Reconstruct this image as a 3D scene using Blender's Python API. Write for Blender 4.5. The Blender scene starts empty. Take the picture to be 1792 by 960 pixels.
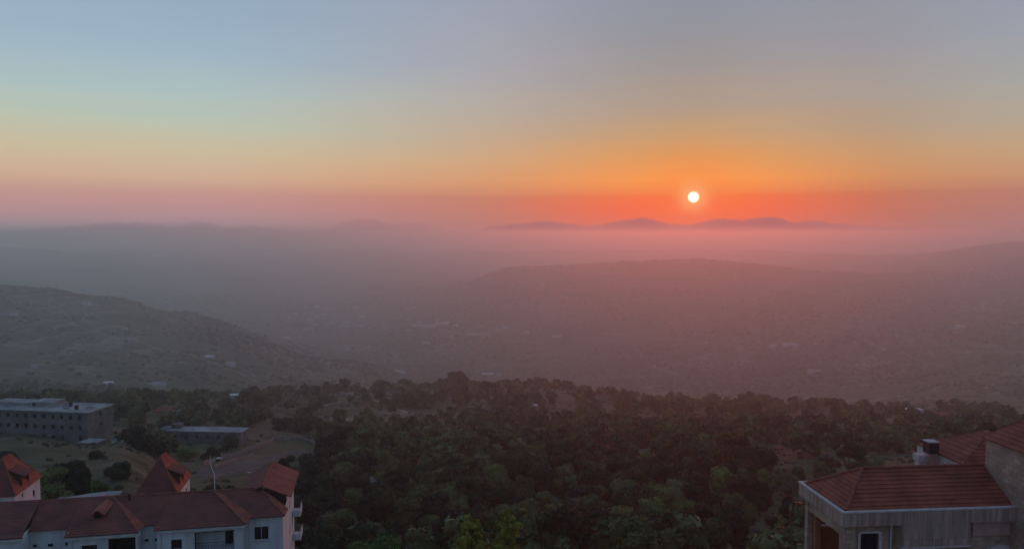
import bpy, math, random
import numpy as np
from mathutils import Vector, Matrix

random.seed(7)
rng = np.random.default_rng(11)
scene = bpy.context.scene
COL = scene.collection
R = math.radians

# ------------------------------------------------------------------ camera
F_PX, HOR = 1328.0, 410.0            # focal length and eye level, in pixels of the 1792 wide frame
PITCH = math.atan((480.0 - HOR) / F_PX)
cam_d = bpy.data.cameras.new('camera')
cam = bpy.data.objects.new('camera', cam_d)
COL.objects.link(cam)
cam_d.sensor_width = 36.0
cam_d.lens = 36.0 * F_PX / 1792.0
cam_d.clip_start = 0.5
cam_d.clip_end = 120000.0
cam.location = (0, 0, 0)
cam.rotation_euler = (R(90) - PITCH, 0, 0)
scene.camera = cam

# ------------------------------------------------------------------ exposure and sampling
scene.view_settings.view_transform = 'Standard'
scene.view_settings.look = 'None'
scene.view_settings.exposure = 0.0
scene.view_settings.gamma = 1.0
scene.view_settings.use_curve_mapping = False
cy = scene.cycles
cy.use_denoising = True
cy.max_bounces = 6
cy.diffuse_bounces = 2
cy.glossy_bounces = 1
cy.volume_bounces = 3
cy.transparent_max_bounces = 8
cy.use_adaptive_sampling = False
cy.sample_clamp_indirect = 4.0

# ------------------------------------------------------------------ sky
SUN_AZ, SUN_EL = R(13.4), R(2.72)     # azimuth clockwise from +Y
SUN_DIR = Vector((math.sin(SUN_AZ) * math.cos(SUN_EL), math.cos(SUN_AZ) * math.cos(SUN_EL), math.sin(SUN_EL)))


def lin(c):
    out = []
    for v in c:
        v = v / 255.0
        out.append(v / 12.92 if v <= 0.04045 else ((v + 0.055) / 1.055) ** 2.4)
    return tuple(out)


SKY_SIDE = [(0.0, (164, 148, 156)), (1.0, (188, 148, 154)), (1.9, (198, 148, 148)), (2.85, (204, 154, 144)), (3.05, (206, 160, 144)), (4.0, (214, 178, 150)),
            (5.5, (208, 190, 158)), (7.5, (190, 198, 178)), (9.5, (174, 194, 194)), (12.5, (158, 182, 198)),
            (15.5, (150, 174, 194)), (18, (146, 168, 190)), (30, (132, 158, 188)), (60, (108, 134, 168))]
SKY_MID = [(0.0, (168, 116, 112)), (1.0, (184, 118, 104)), (1.9, (194, 120, 100)), (2.85, (198, 124, 98)), (3.05, (206, 136, 100)), (4.0, (216, 154, 106)),
           (5.5, (208, 166, 124)), (7.5, (190, 168, 146)), (9.5, (178, 170, 162)), (12.5, (166, 166, 174)),
           (15.5, (158, 162, 176)), (18, (152, 160, 178)), (30, (132, 152, 182)), (60, (108, 134, 168))]
SKY_SUN = [(0.0, (200, 78, 46)), (1.0, (238, 78, 36)), (1.9, (250, 86, 34)), (2.75, (246, 98, 40)), (3.15, (242, 128, 56)), (4.0, (246, 148, 66)),
           (5.5, (218, 150, 84)), (7.5, (188, 154, 116)), (9.5, (166, 152, 138)), (12.5, (148, 148, 150)),
           (15.5, (140, 146, 157)), (18, (138, 147, 162)), (30, (130, 148, 178)), (60, (108, 134, 168))]

world = bpy.data.worlds.new('World')
scene.world = world
world.use_nodes = True
nt = world.node_tree
nt.nodes.clear()
N = nt.nodes.new
L = nt.links.new


def wmath(op, a, b=None, c=None, clamp=False):
    n = N('ShaderNodeMath'); n.operation = op; n.use_clamp = clamp
    for i, v in enumerate((a, b, c)):
        if v is None: continue
        if isinstance(v, (int, float)): n.inputs[i].default_value = v
        else: L(v, n.inputs[i])
    return n.outputs[0]


def wrange(v, a, b, c, d):
    n = N('ShaderNodeMapRange'); n.interpolation_type = 'SMOOTHSTEP'
    L(v, n.inputs[0])
    for i, q in enumerate((a, b, c, d)): n.inputs[i + 1].default_value = q
    return n.outputs[0]


tc = N('ShaderNodeTexCoord')
sep = N('ShaderNodeSeparateXYZ'); L(tc.outputs['Generated'], sep.inputs[0])
el = wmath('MULTIPLY', wmath('ARCSINE', sep.outputs[2]), 180 / math.pi)
# a slow wander of the haze layers so the bands are not ruler straight
nz = N('ShaderNodeTexNoise'); nz.inputs['Scale'].default_value = 3.0; nz.inputs['Detail'].default_value = 3
mp = N('ShaderNodeMapping'); mp.inputs['Scale'].default_value = (1, 1, 9); L(tc.outputs['Generated'], mp.inputs[0]); L(mp.outputs[0], nz.inputs[0])
wob = wmath('MULTIPLY', wmath('SUBTRACT', nz.outputs[0], 0.5), wrange(el, 3.2, 9.0, 0.05, 2.2))
el2 = wmath('ADD', el, wob)
fac = wmath('DIVIDE', el2, 60.0, clamp=True)


def ramp(stops):
    n = N('ShaderNodeValToRGB'); n.color_ramp.interpolation = 'LINEAR'
    els = n.color_ramp.elements
    while len(els) > 1: els.remove(els[-1])
    for i, (e, c) in enumerate(stops):
        s = els[0] if i == 0 else els.new(e / 60.0)
        s.position = e / 60.0; s.color = (*lin(c), 1)
    L(fac, n.inputs[0])
    return n.outputs[0]


def wmix(f, a, b, mode='MIX'):
    n = N('ShaderNodeMix'); n.data_type = 'RGBA'; n.blend_type = mode
    if isinstance(f, (int, float)): n.inputs[0].default_value = f
    else: L(f, n.inputs[0])
    for s, v in ((n.inputs[6], a), (n.inputs[7], b)):
        if isinstance(v, tuple): s.default_value = (*v, 1)
        else: L(v, s)
    return n.outputs[2]


az = wmath('ARCTAN2', sep.outputs[0], sep.outputs[1])
daz = wmath('MULTIPLY', wmath('ABSOLUTE', wmath('SUBTRACT', az, SUN_AZ)), 180 / math.pi)
right = wmath('GREATER_THAN', az, SUN_AZ)
c1 = wmix(wrange(daz, 0.0, 18.0, 0.0, 1.0), ramp(SKY_SUN), ramp(SKY_MID))
c2 = wmix(wrange(daz, 10.0, 38.0, 0.0, 1.0), c1, ramp(SKY_SIDE))
dim = wmix(wrange(daz, 50.0, 130.0, 0.0, 1.0), (1, 1, 1), (0.58, 0.70, 0.90))
c3 = wmix(1.0, c2, dim, 'MULTIPLY')
c3 = wmix(wmath('MULTIPLY', right, wrange(daz, 3.0, 14.0, 0.0, 1.0)), c3, wmix(1.0, c3, (0.86, 0.86, 0.86), 'MULTIPLY'))
# physical sky adds its own share of scattered light
sky = N('ShaderNodeTexSky'); sky.sky_type = 'NISHITA'; sky.sun_disc = False
sky.sun_elevation = SUN_EL; sky.sun_rotation = SUN_AZ; sky.altitude = 900; sky.dust_density = 3.0
skyv = wmix(1.0, sky.outputs[0], (0.0015, 0.0015, 0.0015), 'MULTIPLY')
c4 = wmix(1.0, c3, skyv, 'ADD')
# the low sun itself with its small aureole
nrm = N('ShaderNodeVectorMath'); nrm.operation = 'NORMALIZE'; L(tc.outputs['Generated'], nrm.inputs[0])
sub = N('ShaderNodeVectorMath'); sub.operation = 'DISTANCE'; L(nrm.outputs[0], sub.inputs[0]); sub.inputs[1].default_value = SUN_DIR
ang = wmath('MULTIPLY', sub.outputs['Value'], 180 / math.pi)
glow = wmath('POWER', wrange(ang, 0.15, 2.6, 1.0, 0.0), 3.0)
c5 = wmix(wmath('MULTIPLY', glow, 0.8), c4, (1.05, 0.55, 0.22))
wide = wmath('POWER', wrange(ang, 0.0, 6.0, 1.0, 0.0), 1.6)
c6 = wmix(wmath('MULTIPLY', wide, 0.35), c5, (1.0, 0.25, 0.05))
disc = wrange(ang, 0.16, 0.46, 1.0, 0.0)
c7 = wmix(disc, c6, (4.5, 3.9, 2.6))
bg = N('ShaderNodeBackground'); bg.inputs[1].default_value = 1.0
L(c7, bg.inputs[0])
wo = N('ShaderNodeOutputWorld'); L(bg.outputs[0], wo.inputs[0])

# ------------------------------------------------------------------ sun
sun_d = bpy.data.lights.new('sun', 'SUN')
sun_d.energy = 0.95
sun_d.color = (1.0, 0.08, 0.005)
sun_d.angle = R(7.0)      # low sun spread by the haze
sun = bpy.data.objects.new('sun', sun_d)
COL.objects.link(sun)
sun.rotation_euler = (-SUN_DIR).to_track_quat('-Z', 'Y').to_euler()

# ------------------------------------------------------------------ helpers


def new_mat(name, col, rough=0.85, col2=None, scale=1.0, detail=5, bump=0.0, bump_scale=None, spec=0.2, stretch=(1, 1, 1), rnd=0.0, lo=0.35, hi=0.65):
    m = bpy.data.materials.new(name); m.use_nodes = True
    t = m.node_tree; b = t.nodes['Principled BSDF']
    b.inputs['Roughness'].default_value = rough
    b.inputs['Specular IOR Level'].default_value = spec
    b.inputs['Base Color'].default_value = (*col, 1)
    co = t.nodes.new('ShaderNodeTexCoord')
    mpn = t.nodes.new('ShaderNodeMapping'); mpn.inputs['Scale'].default_value = stretch
    t.links.new(co.outputs['Object'], mpn.inputs[0])
    out = None
    if col2 is not None:
        n = t.nodes.new('ShaderNodeTexNoise'); n.inputs['Scale'].default_value = scale; n.inputs['Detail'].default_value = detail
        n.inputs['Roughness'].default_value = 0.6
        t.links.new(mpn.outputs[0], n.inputs[0])
        r = t.nodes.new('ShaderNodeMapRange'); r.inputs[1].default_value = lo; r.inputs[2].default_value = hi
        t.links.new(n.outputs[0], r.inputs[0])
        x = t.nodes.new('ShaderNodeMix'); x.data_type = 'RGBA'
        x.inputs[6].default_value = (*col, 1); x.inputs[7].default_value = (*col2, 1)
        t.links.new(r.outputs[0], x.inputs[0])
        out = x.outputs[2]
    if rnd > 0:
        oi = t.nodes.new('ShaderNodeObjectInfo')
        r = t.nodes.new('ShaderNodeMapRange'); r.inputs[3].default_value = 1 - rnd; r.inputs[4].default_value = 1 + rnd
        t.links.new(oi.outputs['Random'], r.inputs[0])
        x = t.nodes.new('ShaderNodeVectorMath'); x.operation = 'SCALE'
        if out is None: x.inputs[0].default_value = col
        else: t.links.new(out, x.inputs[0])
        t.links.new(r.outputs[0], x.inputs['Scale'])
        out = x.outputs[0]
    if out is not None: t.links.new(out, b.inputs['Base Color'])
    if bump > 0:
        n = t.nodes.new('ShaderNodeTexNoise'); n.inputs['Scale'].default_value = bump_scale or scale * 4; n.inputs['Detail'].default_value = 4
        t.links.new(mpn.outputs[0], n.inputs[0])
        bp = t.nodes.new('ShaderNodeBump'); bp.inputs['Strength'].default_value = bump; bp.inputs['Distance'].default_value = 0.05
        t.links.new(n.outputs[0], bp.inputs['Height']); t.links.new(bp.outputs[0], b.inputs['Normal'])
    return m


class MB:
    """collects faces, builds ONE mesh object"""
    def __init__(s): s.v = []; s.f = []

    def poly(s, pts):
        i = len(s.v); s.v += [tuple(p) for p in pts]; s.f.append(tuple(range(i, i + len(pts))))

    def box(s, x0, x1, y0, y1, z0, z1):
        i = len(s.v)
        s.v += [(x0, y0, z0), (x1, y0, z0), (x1, y1, z0), (x0, y1, z0), (x0, y0, z1), (x1, y0, z1), (x1, y1, z1), (x0, y1, z1)]
        s.f += [tuple(i + k for k in q) for q in ((0, 3, 2, 1), (4, 5, 6, 7), (0, 1, 5, 4), (1, 2, 6, 5), (2, 3, 7, 6), (3, 0, 4, 7))]

    def prism(s, top, drop):
        """closed slab: polygon 'top' (3-D points) extruded down by drop"""
        n = len(top); i = len(s.v)
        s.v += [tuple(p) for p in top] + [(p[0], p[1], p[2] - drop) for p in top]
        s.f.append(tuple(i + k for k in range(n))); s.f.append(tuple(i + n + k for k in reversed(range(n))))
        for k in range(n):
            k2 = (k + 1) % n
            s.f.append((i + k2, i + k, i + n + k, i + n + k2))

    def tube(s, pts, r, n=8, r2=None):
        pts = [Vector(p) for p in pts]; i0 = len(s.v); m = len(pts)
        for k, p in enumerate(pts):
            d = (pts[min(k + 1, m - 1)] - pts[max(k - 1, 0)]).normalized()
            a = d.orthogonal().normalized(); b = d.cross(a)
            rr = r if r2 is None else r + (r2 - r) * k / (m - 1)
            for j in range(n):
                t = 2 * math.pi * j / n
                s.v.append(tuple(p + a * rr * math.cos(t) + b * rr * math.sin(t)))
        for k in range(m - 1):
            for j in range(n):
                j2 = (j + 1) % n
                s.f.append((i0 + k * n + j, i0 + k * n + j2, i0 + (k + 1) * n + j2, i0 + (k + 1) * n + j))
        s.f.append(tuple(i0 + j for j in reversed(range(n)))); s.f.append(tuple(i0 + (m - 1) * n + j for j in range(n)))

    def slope(s, a, b, c, d, rows, lift=0.035, thick=0.07):
        """tiled roof plane a-b (eave, left to right) c-d (top, right to left) laid in stepped courses"""
        a, b, c, d = map(Vector, (a, b, c, d))
        n = (b - a).cross(d - a)
        if n.length < 1e-6: n = (b - a).cross(c - a)
        n.normalize()
        if n.z < 0: n = -n
        for k in range(rows):
            t0, t1 = k / rows, (k + 1) / rows
            p0 = a.lerp(d, t0) + n * lift; p1 = b.lerp(c, t0) + n * lift
            q1 = b.lerp(c, t1); q0 = a.lerp(d, t1)
            s.poly([p0, p1, q1, q0])
            s.poly([p0 - n * lift * 1.3, p1 - n * lift * 1.3, p1, p0])
        m = -n * thick
        s.poly([a + m, d + m, c + m, b + m]); s.poly([a + m, b + m, b, a])
        s.poly([b + m, c + m, c + n * lift, b + n * lift]); s.poly([a + m, a + n * lift, d + n * lift, d + m])

    def wall(s, o, u, w, h, holes=(), depth=0.25):
        """wall face seen from outside: origin o, along horizontal u (left to right seen from outside), holes (x0,x1,z0,z1) with reveals"""
        o = Vector(o); u = Vector(u).normalized(); inn = Vector((-u.y, u.x, 0)); up = Vector((0, 0, 1))
        xs = sorted({0.0, w, *[q for hh in holes for q in hh[:2]]}); zs = sorted({0.0, h, *[q for hh in holes for q in hh[2:]]})
        P = lambda x, z, dd=0: o + u * x + up * z + inn * dd
        for i in range(len(xs) - 1):
            for j in range(len(zs) - 1):
                cx, cz = (xs[i] + xs[i + 1]) / 2, (zs[j] + zs[j + 1]) / 2
                if any(q[0] < cx < q[1] and q[2] < cz < q[3] for q in holes): continue
                s.poly([P(xs[i], zs[j]), P(xs[i + 1], zs[j]), P(xs[i + 1], zs[j + 1]), P(xs[i], zs[j + 1])])
        for x0, x1, z0, z1 in holes:
            s.poly([P(x0, z0), P(x1, z0), P(x1, z0, depth), P(x0, z0, depth)])
            s.poly([P(x0, z1), P(x0, z1, depth), P(x1, z1, depth), P(x1, z1)])
            s.poly([P(x0, z0), P(x0, z0, depth), P(x0, z1, depth), P(x0, z1)])
            s.poly([P(x1, z0), P(x1, z1), P(x1, z1, depth), P(x1, z0, depth)])

    def build(s, name, mat, parent=None, smooth=False):
        me = bpy.data.meshes.new(name); me.from_pydata(s.v, [], s.f); me.materials.append(mat)
        if smooth:
            for p in me.polygons: p.use_smooth = True
        o = bpy.data.objects.new(name, me); COL.objects.link(o)
        if parent is not None: o.parent = parent
        return o


def np_mesh(name, v, f, mat, parent=None, smooth=False):
    me = bpy.data.meshes.new(name)
    nv, nf, k = len(v), len(f), f.shape[1]
    me.vertices.add(nv); me.vertices.foreach_set('co', np.ascontiguousarray(v, dtype=np.float32).ravel())
    me.loops.add(nf * k); me.loops.foreach_set('vertex_index', np.ascontiguousarray(f, dtype=np.int32).ravel())
    me.polygons.add(nf); me.polygons.foreach_set('loop_start', np.arange(nf, dtype=np.int32) * k)
    if smooth: me.polygons.foreach_set('use_smooth', np.ones(nf, dtype=bool))
    me.update(calc_edges=True)
    me.materials.append(mat)
    o = bpy.data.objects.new(name, me); COL.objects.link(o)
    if parent is not None: o.parent = parent
    return o


def tag(o, label=None, cat=None, group=None, kind=None):
    if label: o['label'] = label
    if cat: o['category'] = cat
    if group: o['group'] = group
    if kind: o['kind'] = kind
    return o


def thing(name, label, cat, loc=(0, 0, 0), rotz=0.0, group=None):
    o = bpy.data.objects.new(name, None); COL.objects.link(o)
    o.location = loc; o.rotation_euler = (0, 0, rotz)
    return tag(o, label, cat, group)


def copy_tree(o, parent=None):
    c = o.copy(); COL.objects.link(c); c.parent = parent
    for ch in [q for q in list(o.children)]: copy_tree(ch, c)
    return c


def pix_dir(px, py):
    x = (np.asarray(px, float) - 896) / F_PX; u = -(np.asarray(py, float) - 480) / F_PX
    cp, sp = math.cos(PITCH), math.sin(PITCH)
    return x, cp + u * sp, -sp + u * cp


# ------------------------------------------------------------------ terrain height
def vnoise(x, y, seed=0):
    xi = np.floor(x).astype(np.int64); yi = np.floor(y).astype(np.int64)
    xf = x - xi; yf = y - yi
    sx = xf * xf * (3 - 2 * xf); sy = yf * yf * (3 - 2 * yf)

    def h(a, b):
        n = (a * 374761393 + b * 668265263 + seed * 1442695041) & 0x7fffffff
        n = ((n ^ (n >> 13)) * 1274126177) & 0x7fffffff
        n = (n ^ (n >> 16)) & 0xffff
        return n / 32767.5 - 1.0
    return (h(xi, yi) * (1 - sx) + h(xi + 1, yi) * sx) * (1 - sy) + (h(xi, yi + 1) * (1 - sx) + h(xi + 1, yi + 1) * sx) * sy


# knots: (distance, ('z', height)) or (distance, photo row the ground shows at)
Z = lambda v: ('z', v)
COLS = {
    -1400: [(5, Z(-32)), (20, Z(-34)), (80, Z(-42)), (130, Z(-47)), (223, Z(-60)), (500, Z(-95)), (1000, Z(-150)), (2000, Z(-150)), (4000, Z(-300)), (9000, Z(-250)), (24000, Z(-700))],
    0: [(5, Z(-32)), (20, Z(-34)), (60, Z(-40)), (80, Z(-42)), (130, Z(-47)), (223, 779), (300, 752), (450, 718), (600, 706), (760, 712), (980, 690), (1300, 640), (1750, 560), (2200, 497), (2700, 515), (3600, 520),
        (5200, 478), (8000, 433), (10500, 440), (15000, 450), (24000, Z(-700))],
    190: [(5, Z(-32)), (20, Z(-34)), (60, Z(-40)), (80, Z(-42)), (130, Z(-47)), (175, 822), (223, 785), (262, 775), (300, 756), (450, 716), (600, 704), (780, 714), (1000, 690), (1330, 634), (1760, 563), (2130, 517), (2600, 530),
          (3400, 545), (4800, 495), (7500, 448), (11000, 438), (15000, 448), (24000, Z(-700))],
    300: [(5, Z(-32)), (20, Z(-34)), (60, Z(-40)), (80, Z(-42)), (130, Z(-47)), (223, 822), (262, 806), (284, 797), (302, 778), (340, 760), (420, 730), (520, 700), (650, 703), (820, 720), (1050, 684), (1400, 620), (1800, 565), (2100, 539), (2500, 560), (3200, 566),
          (4300, 520), (6500, 470), (11000, 437), (15000, 447), (24000, Z(-700))],
    600: [(5, Z(-30)), (20, Z(-33)), (60, Z(-40)), (100, Z(-50)), (160, Z(-63)), (250, 806), (400, 752), (560, 712), (720, 682), (900, 700), (1200, 690), (1500, 655), (1750, 628), (2050, 640), (2500, 622),
          (3100, 580), (4200, 530), (5600, 492), (8000, 460), (12000, 436), (24000, Z(-700))],
    760: [(5, Z(-30)), (20, Z(-32)), (60, Z(-40)), (100, Z(-50)), (160, Z(-63)), (250, 806), (400, 752), (600, 706), (800, 674), (1050, 700), (1500, 700), (2000, 655), (2500, 620),
          (3000, 580), (3700, 540), (4600, 500), (6500, 470), (10000, 440), (24000, Z(-700))],
    900: [(5, Z(-30)), (20, Z(-32)), (60, Z(-40)), (100, Z(-50)), (160, Z(-63)), (250, 806), (400, 752), (600, 704), (820, 672), (1050, 700), (1500, 700), (2000, 660), (2500, 615),
          (3000, 560), (3600, 510), (4200, 462), (4700, 480), (6000, 480), (9500, 440), (24000, Z(-700))],
    1200: [(5, Z(-26)), (20, Z(-28)), (60, Z(-38)), (100, Z(-49)), (160, Z(-62)), (250, 806), (400, 757), (600, 718), (800, 698), (1000, 715), (1400, 705), (1900, 660), (2500, 605),
           (3000, 550), (3600, 495), (4100, 447), (4700, 462), (6000, 470), (9500, 437), (24000, Z(-700))],
    1500: [(5, Z(-24)), (20, Z(-24)), (46, Z(-27)), (62, Z(-30)), (100, Z(-44)), (160, Z(-60)), (250, 800), (400, 760), (600, 728), (780, 712), (950, 728), (1300, 712), (1800, 662), (2400, 605),
           (3000, 545), (3500, 500), (4000, 474), (4600, 486), (5600, 470), (7000, 450), (9500, 445), (24000, Z(-700))],
    1792: [(5, Z(-23)), (20, Z(-24)), (46, Z(-27)), (75, Z(-31)), (110, Z(-44)), (160, Z(-58)), (250, 800), (400, 765), (600, 738), (750, 726), (900, 738), (1250, 715), (1800, 655), (2500, 585),
           (3400, 520), (4600, 468), (6200, 417), (7500, 440), (9500, 445), (24000, Z(-700))],
    3200: [(5, Z(-23)), (20, Z(-24)), (46, Z(-27)), (75, Z(-31)), (110, Z(-40)), (160, Z(-50)), (250, Z(-70)), (600, Z(-130)), (1500, Z(-220)), (3000, Z(-200)), (6000, Z(-60)), (9000, Z(-200)), (24000, Z(-700))],
}
LR0, LR1, NR = math.log(5.0), math.log(24000.0), 700
LRS = np.linspace(LR0, LR1, NR)
TAZ, TAB = [], []
for px, kn in sorted(COLS.items()):
    a = math.atan((px - 896) / F_PX)
    rr, ss = [], []
    for rho, q in kn:
        rr.append(math.log(rho))
        if isinstance(q, tuple): ss.append(q[1] / rho)
        else:
            dx, dy, dz = pix_dir(px, q); ss.append(float(dz / math.hypot(dx, dy)))
    col = np.interp(LRS, rr, ss)
    k = np.exp(-0.5 * (np.arange(-12, 13) / 4.5) ** 2); k /= k.sum()
    wgt = np.clip((np.exp(LRS) - 60) / 60, 0, 1)
    sm = np.convolve(np.pad(col, 12, mode='edge'), k, 'valid')
    TAZ.append(a); TAB.append(col * (1 - wgt) + sm * wgt)
TAZ = np.array(TAZ); TAB = np.array(TAB)
# behind the camera: gently rising slope
TAZ = np.concatenate([[-math.pi], [-2.2], TAZ, [2.2], [math.pi]])
back = np.maximum(-24.0 / np.exp(LRS), -3.0) * 0 + (-22.0 / np.exp(LRS)) - 0.004
TAB = np.concatenate([back[None], back[None], TAB, back[None], back[None]])


def height(x, y, rough=True):
    x = np.asarray(x, float); y = np.asarray(y, float)
    rho = np.maximum(np.hypot(x, y), 5.001); a = np.arctan2(x, y)
    i = np.clip(np.searchsorted(TAZ, a, side='right') - 1, 0, len(TAZ) - 2)
    t = np.clip((a - TAZ[i]) / (TAZ[i + 1] - TAZ[i]), 0, 1); t = t * t * (3 - 2 * t)
    r = (np.log(rho) - LR0) / (LR1 - LR0) * (NR - 1)
    j = np.clip(r.astype(int), 0, NR - 2); u = np.clip(r - j, 0, 1)
    s = (TAB[i, j] * (1 - u) + TAB[i, j + 1] * u) * (1 - t) + (TAB[i + 1, j] * (1 - u) + TAB[i + 1, j + 1] * u) * t
    z = s * rho
    if rough:
        w = 2.6
        k = 0
        while w < 1500:
            amp = 0.035 * w * np.clip((rho / w - 4) / 8, 0, 1) * np.clip(1.6 - rho / w / 160, 0, 1)
            if w < 12: amp = amp * 0.6
            if w > 150: amp = amp * 0.9
            z = z + amp * vnoise(x / w + k * 17.3, y / w - k * 9.1, k)
            w *= 2.05; k += 1
        z = np.where(rho > 2800, np.minimum(z, -6.0), z)
    return z


def hz(x, y): return float(height(np.array([x]), np.array([y]))[0])


def on_ground(px, py):
    """first place where the sight line of a photo pixel meets the terrain"""
    dx, dy, dz = pix_dir(px, py)
    t = np.exp(np.linspace(math.log(30), math.log(12000), 1600))
    d = height(dx * t, dy * t) - dz * t
    i = int(np.argmax(d > 0))
    return (float(dx * t[i]), float(dy * t[i]), float(height(np.array([dx * t[i]]), np.array([dy * t[i]]))[0])) if d[i] > 0 else None


azs = np.concatenate([np.arange(-180, -44, 3.0), np.arange(-44, 44, 0.13), np.arange(44, 180.1, 3.0)]) * math.pi / 180
rhos = np.exp(np.linspace(LR0, math.log(24000), 520))
AA, RR = np.meshgrid(azs, rhos, indexing='ij')
X, Y = np.sin(AA) * RR, np.cos(AA) * RR
ZZ = height(X, Y)
V = np.stack([X, Y, ZZ], -1).reshape(-1, 3)
na, nr = len(azs), len(rhos)
I = (np.arange(na - 1)[:, None] * nr + np.arange(nr - 1)[None, :]).ravel()
Fq = np.stack([I, I + 1, I + nr + 1, I + nr], -1)[:, ::-1]

# ground material: dry earth, grass and dark scrub in patches and terraces
gm = bpy.data.materials.new('hillside_ground'); gm.use_nodes = True
t = gm.node_tree; gb = t.nodes['Principled BSDF']; gb.inputs['Roughness'].default_value = 0.95; gb.inputs['Specular IOR Level'].default_value = 0.1
gco = t.nodes.new('ShaderNodeTexCoord')


def gnoise(scale, detail, a, b, stretch=(1, 1, 1), dist=0.0):
    m_ = t.nodes.new('ShaderNodeMapping'); m_.inputs['Scale'].default_value = stretch; t.links.new(gco.outputs['Object'], m_.inputs[0])
    n = t.nodes.new('ShaderNodeTexNoise'); n.inputs['Scale'].default_value = scale; n.inputs['Detail'].default_value = detail; n.inputs['Distortion'].default_value = dist
    n.inputs['Roughness'].default_value = 0.62
    t.links.new(m_.outputs[0], n.inputs[0])
    r_ = t.nodes.new('ShaderNodeMapRange'); r_.inputs[1].default_value = a; r_.inputs[2].default_value = b
    t.links.new(n.outputs[0], r_.inputs[0])
    return r_.outputs[0]


def gmix(f, a, b):
    x = t.nodes.new('ShaderNodeMix'); x.data_type = 'RGBA'; t.links.new(f, x.inputs[0])
    for s_, v_ in ((x.inputs[6], a), (x.inputs[7], b)):
        if isinstance(v_, tuple): s_.default_value = (*v_, 1)
        else: t.links.new(v_, s_)
    return x.outputs[2]


g = gmix(gnoise(0.012, 6, 0.42, 0.60), (0.092, 0.084, 0.046), (0.056, 0.076, 0.032))
g = gmix(gnoise(0.05, 6, 0.52, 0.66, (1, 2.2, 1), 1.5), g, (0.17, 0.125, 0.085))
g = gmix(gnoise(0.009, 8, 0.50, 0.60, (1, 1.3, 1), 0.6), g, (0.040, 0.050, 0.026))
g = gmix(gnoise(0.11, 5, 0.55, 0.64), g, (0.030, 0.038, 0.020))
g = gmix(gnoise(0.03, 8, 0.66, 0.72, (0.5, 2.6, 1), 2.5), g, (0.24, 0.19, 0.14))
g = gmix(gnoise(0.9, 4, 0.5, 0.8), g, (0.035, 0.045, 0.02))
# terraces: contour bands that follow the height of the slope
wv = t.nodes.new('ShaderNodeTexWave'); wv.wave_type = 'BANDS'; wv.bands_direction = 'Z'; wv.inputs['Scale'].default_value = 0.035
wv.inputs['Distortion'].default_value = 5.0; wv.inputs['Detail'].default_value = 3; wv.inputs['Detail Scale'].default_value = 0.6
t.links.new(gco.outputs['Object'], wv.inputs[0])
tr_ = t.nodes.new('ShaderNodeMapRange'); tr_.inputs[1].default_value = .80; tr_.inputs[2].default_value = .97
t.links.new(wv.outputs[1], tr_.inputs[0])
tm_ = t.nodes.new('ShaderNodeMath'); tm_.operation = 'MULTIPLY'; t.links.new(tr_.outputs[0], tm_.inputs[0]); t.links.new(gnoise(0.004, 4, 0.48, 0.56), tm_.inputs[1])
g = gmix(tm_.outputs[0], g, (0.20, 0.165, 0.125))
t.links.new(g, gb.inputs['Base Color'])
ground = np_mesh('ground', V, Fq, gm, smooth=True)
tag(ground, kind='structure')

# ------------------------------------------------------------------ haze and clouds
HZ = 3.25e-4
hm = bpy.data.materials.new('haze_air'); hm.use_nodes = True
ht = hm.node_tree; ht.nodes.clear()
pv = ht.nodes.new('ShaderNodeVolumePrincipled'); pv.inputs['Density'].default_value = HZ
pv.inputs['Color'].default_value = (0.74, 0.92, 0.91, 1); pv.inputs['Anisotropy'].default_value = 0.67
ho = ht.nodes.new('ShaderNodeOutputMaterial'); ht.links.new(pv.outputs[0], ho.inputs['Volume'])
zmin = float(ZZ.min())
b = MB(); b.box(-24300, 24300, -24300, 24300, zmin - 1.0, 34.0)
haze = b.build('haze', hm); tag(haze, kind='stuff')


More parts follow.
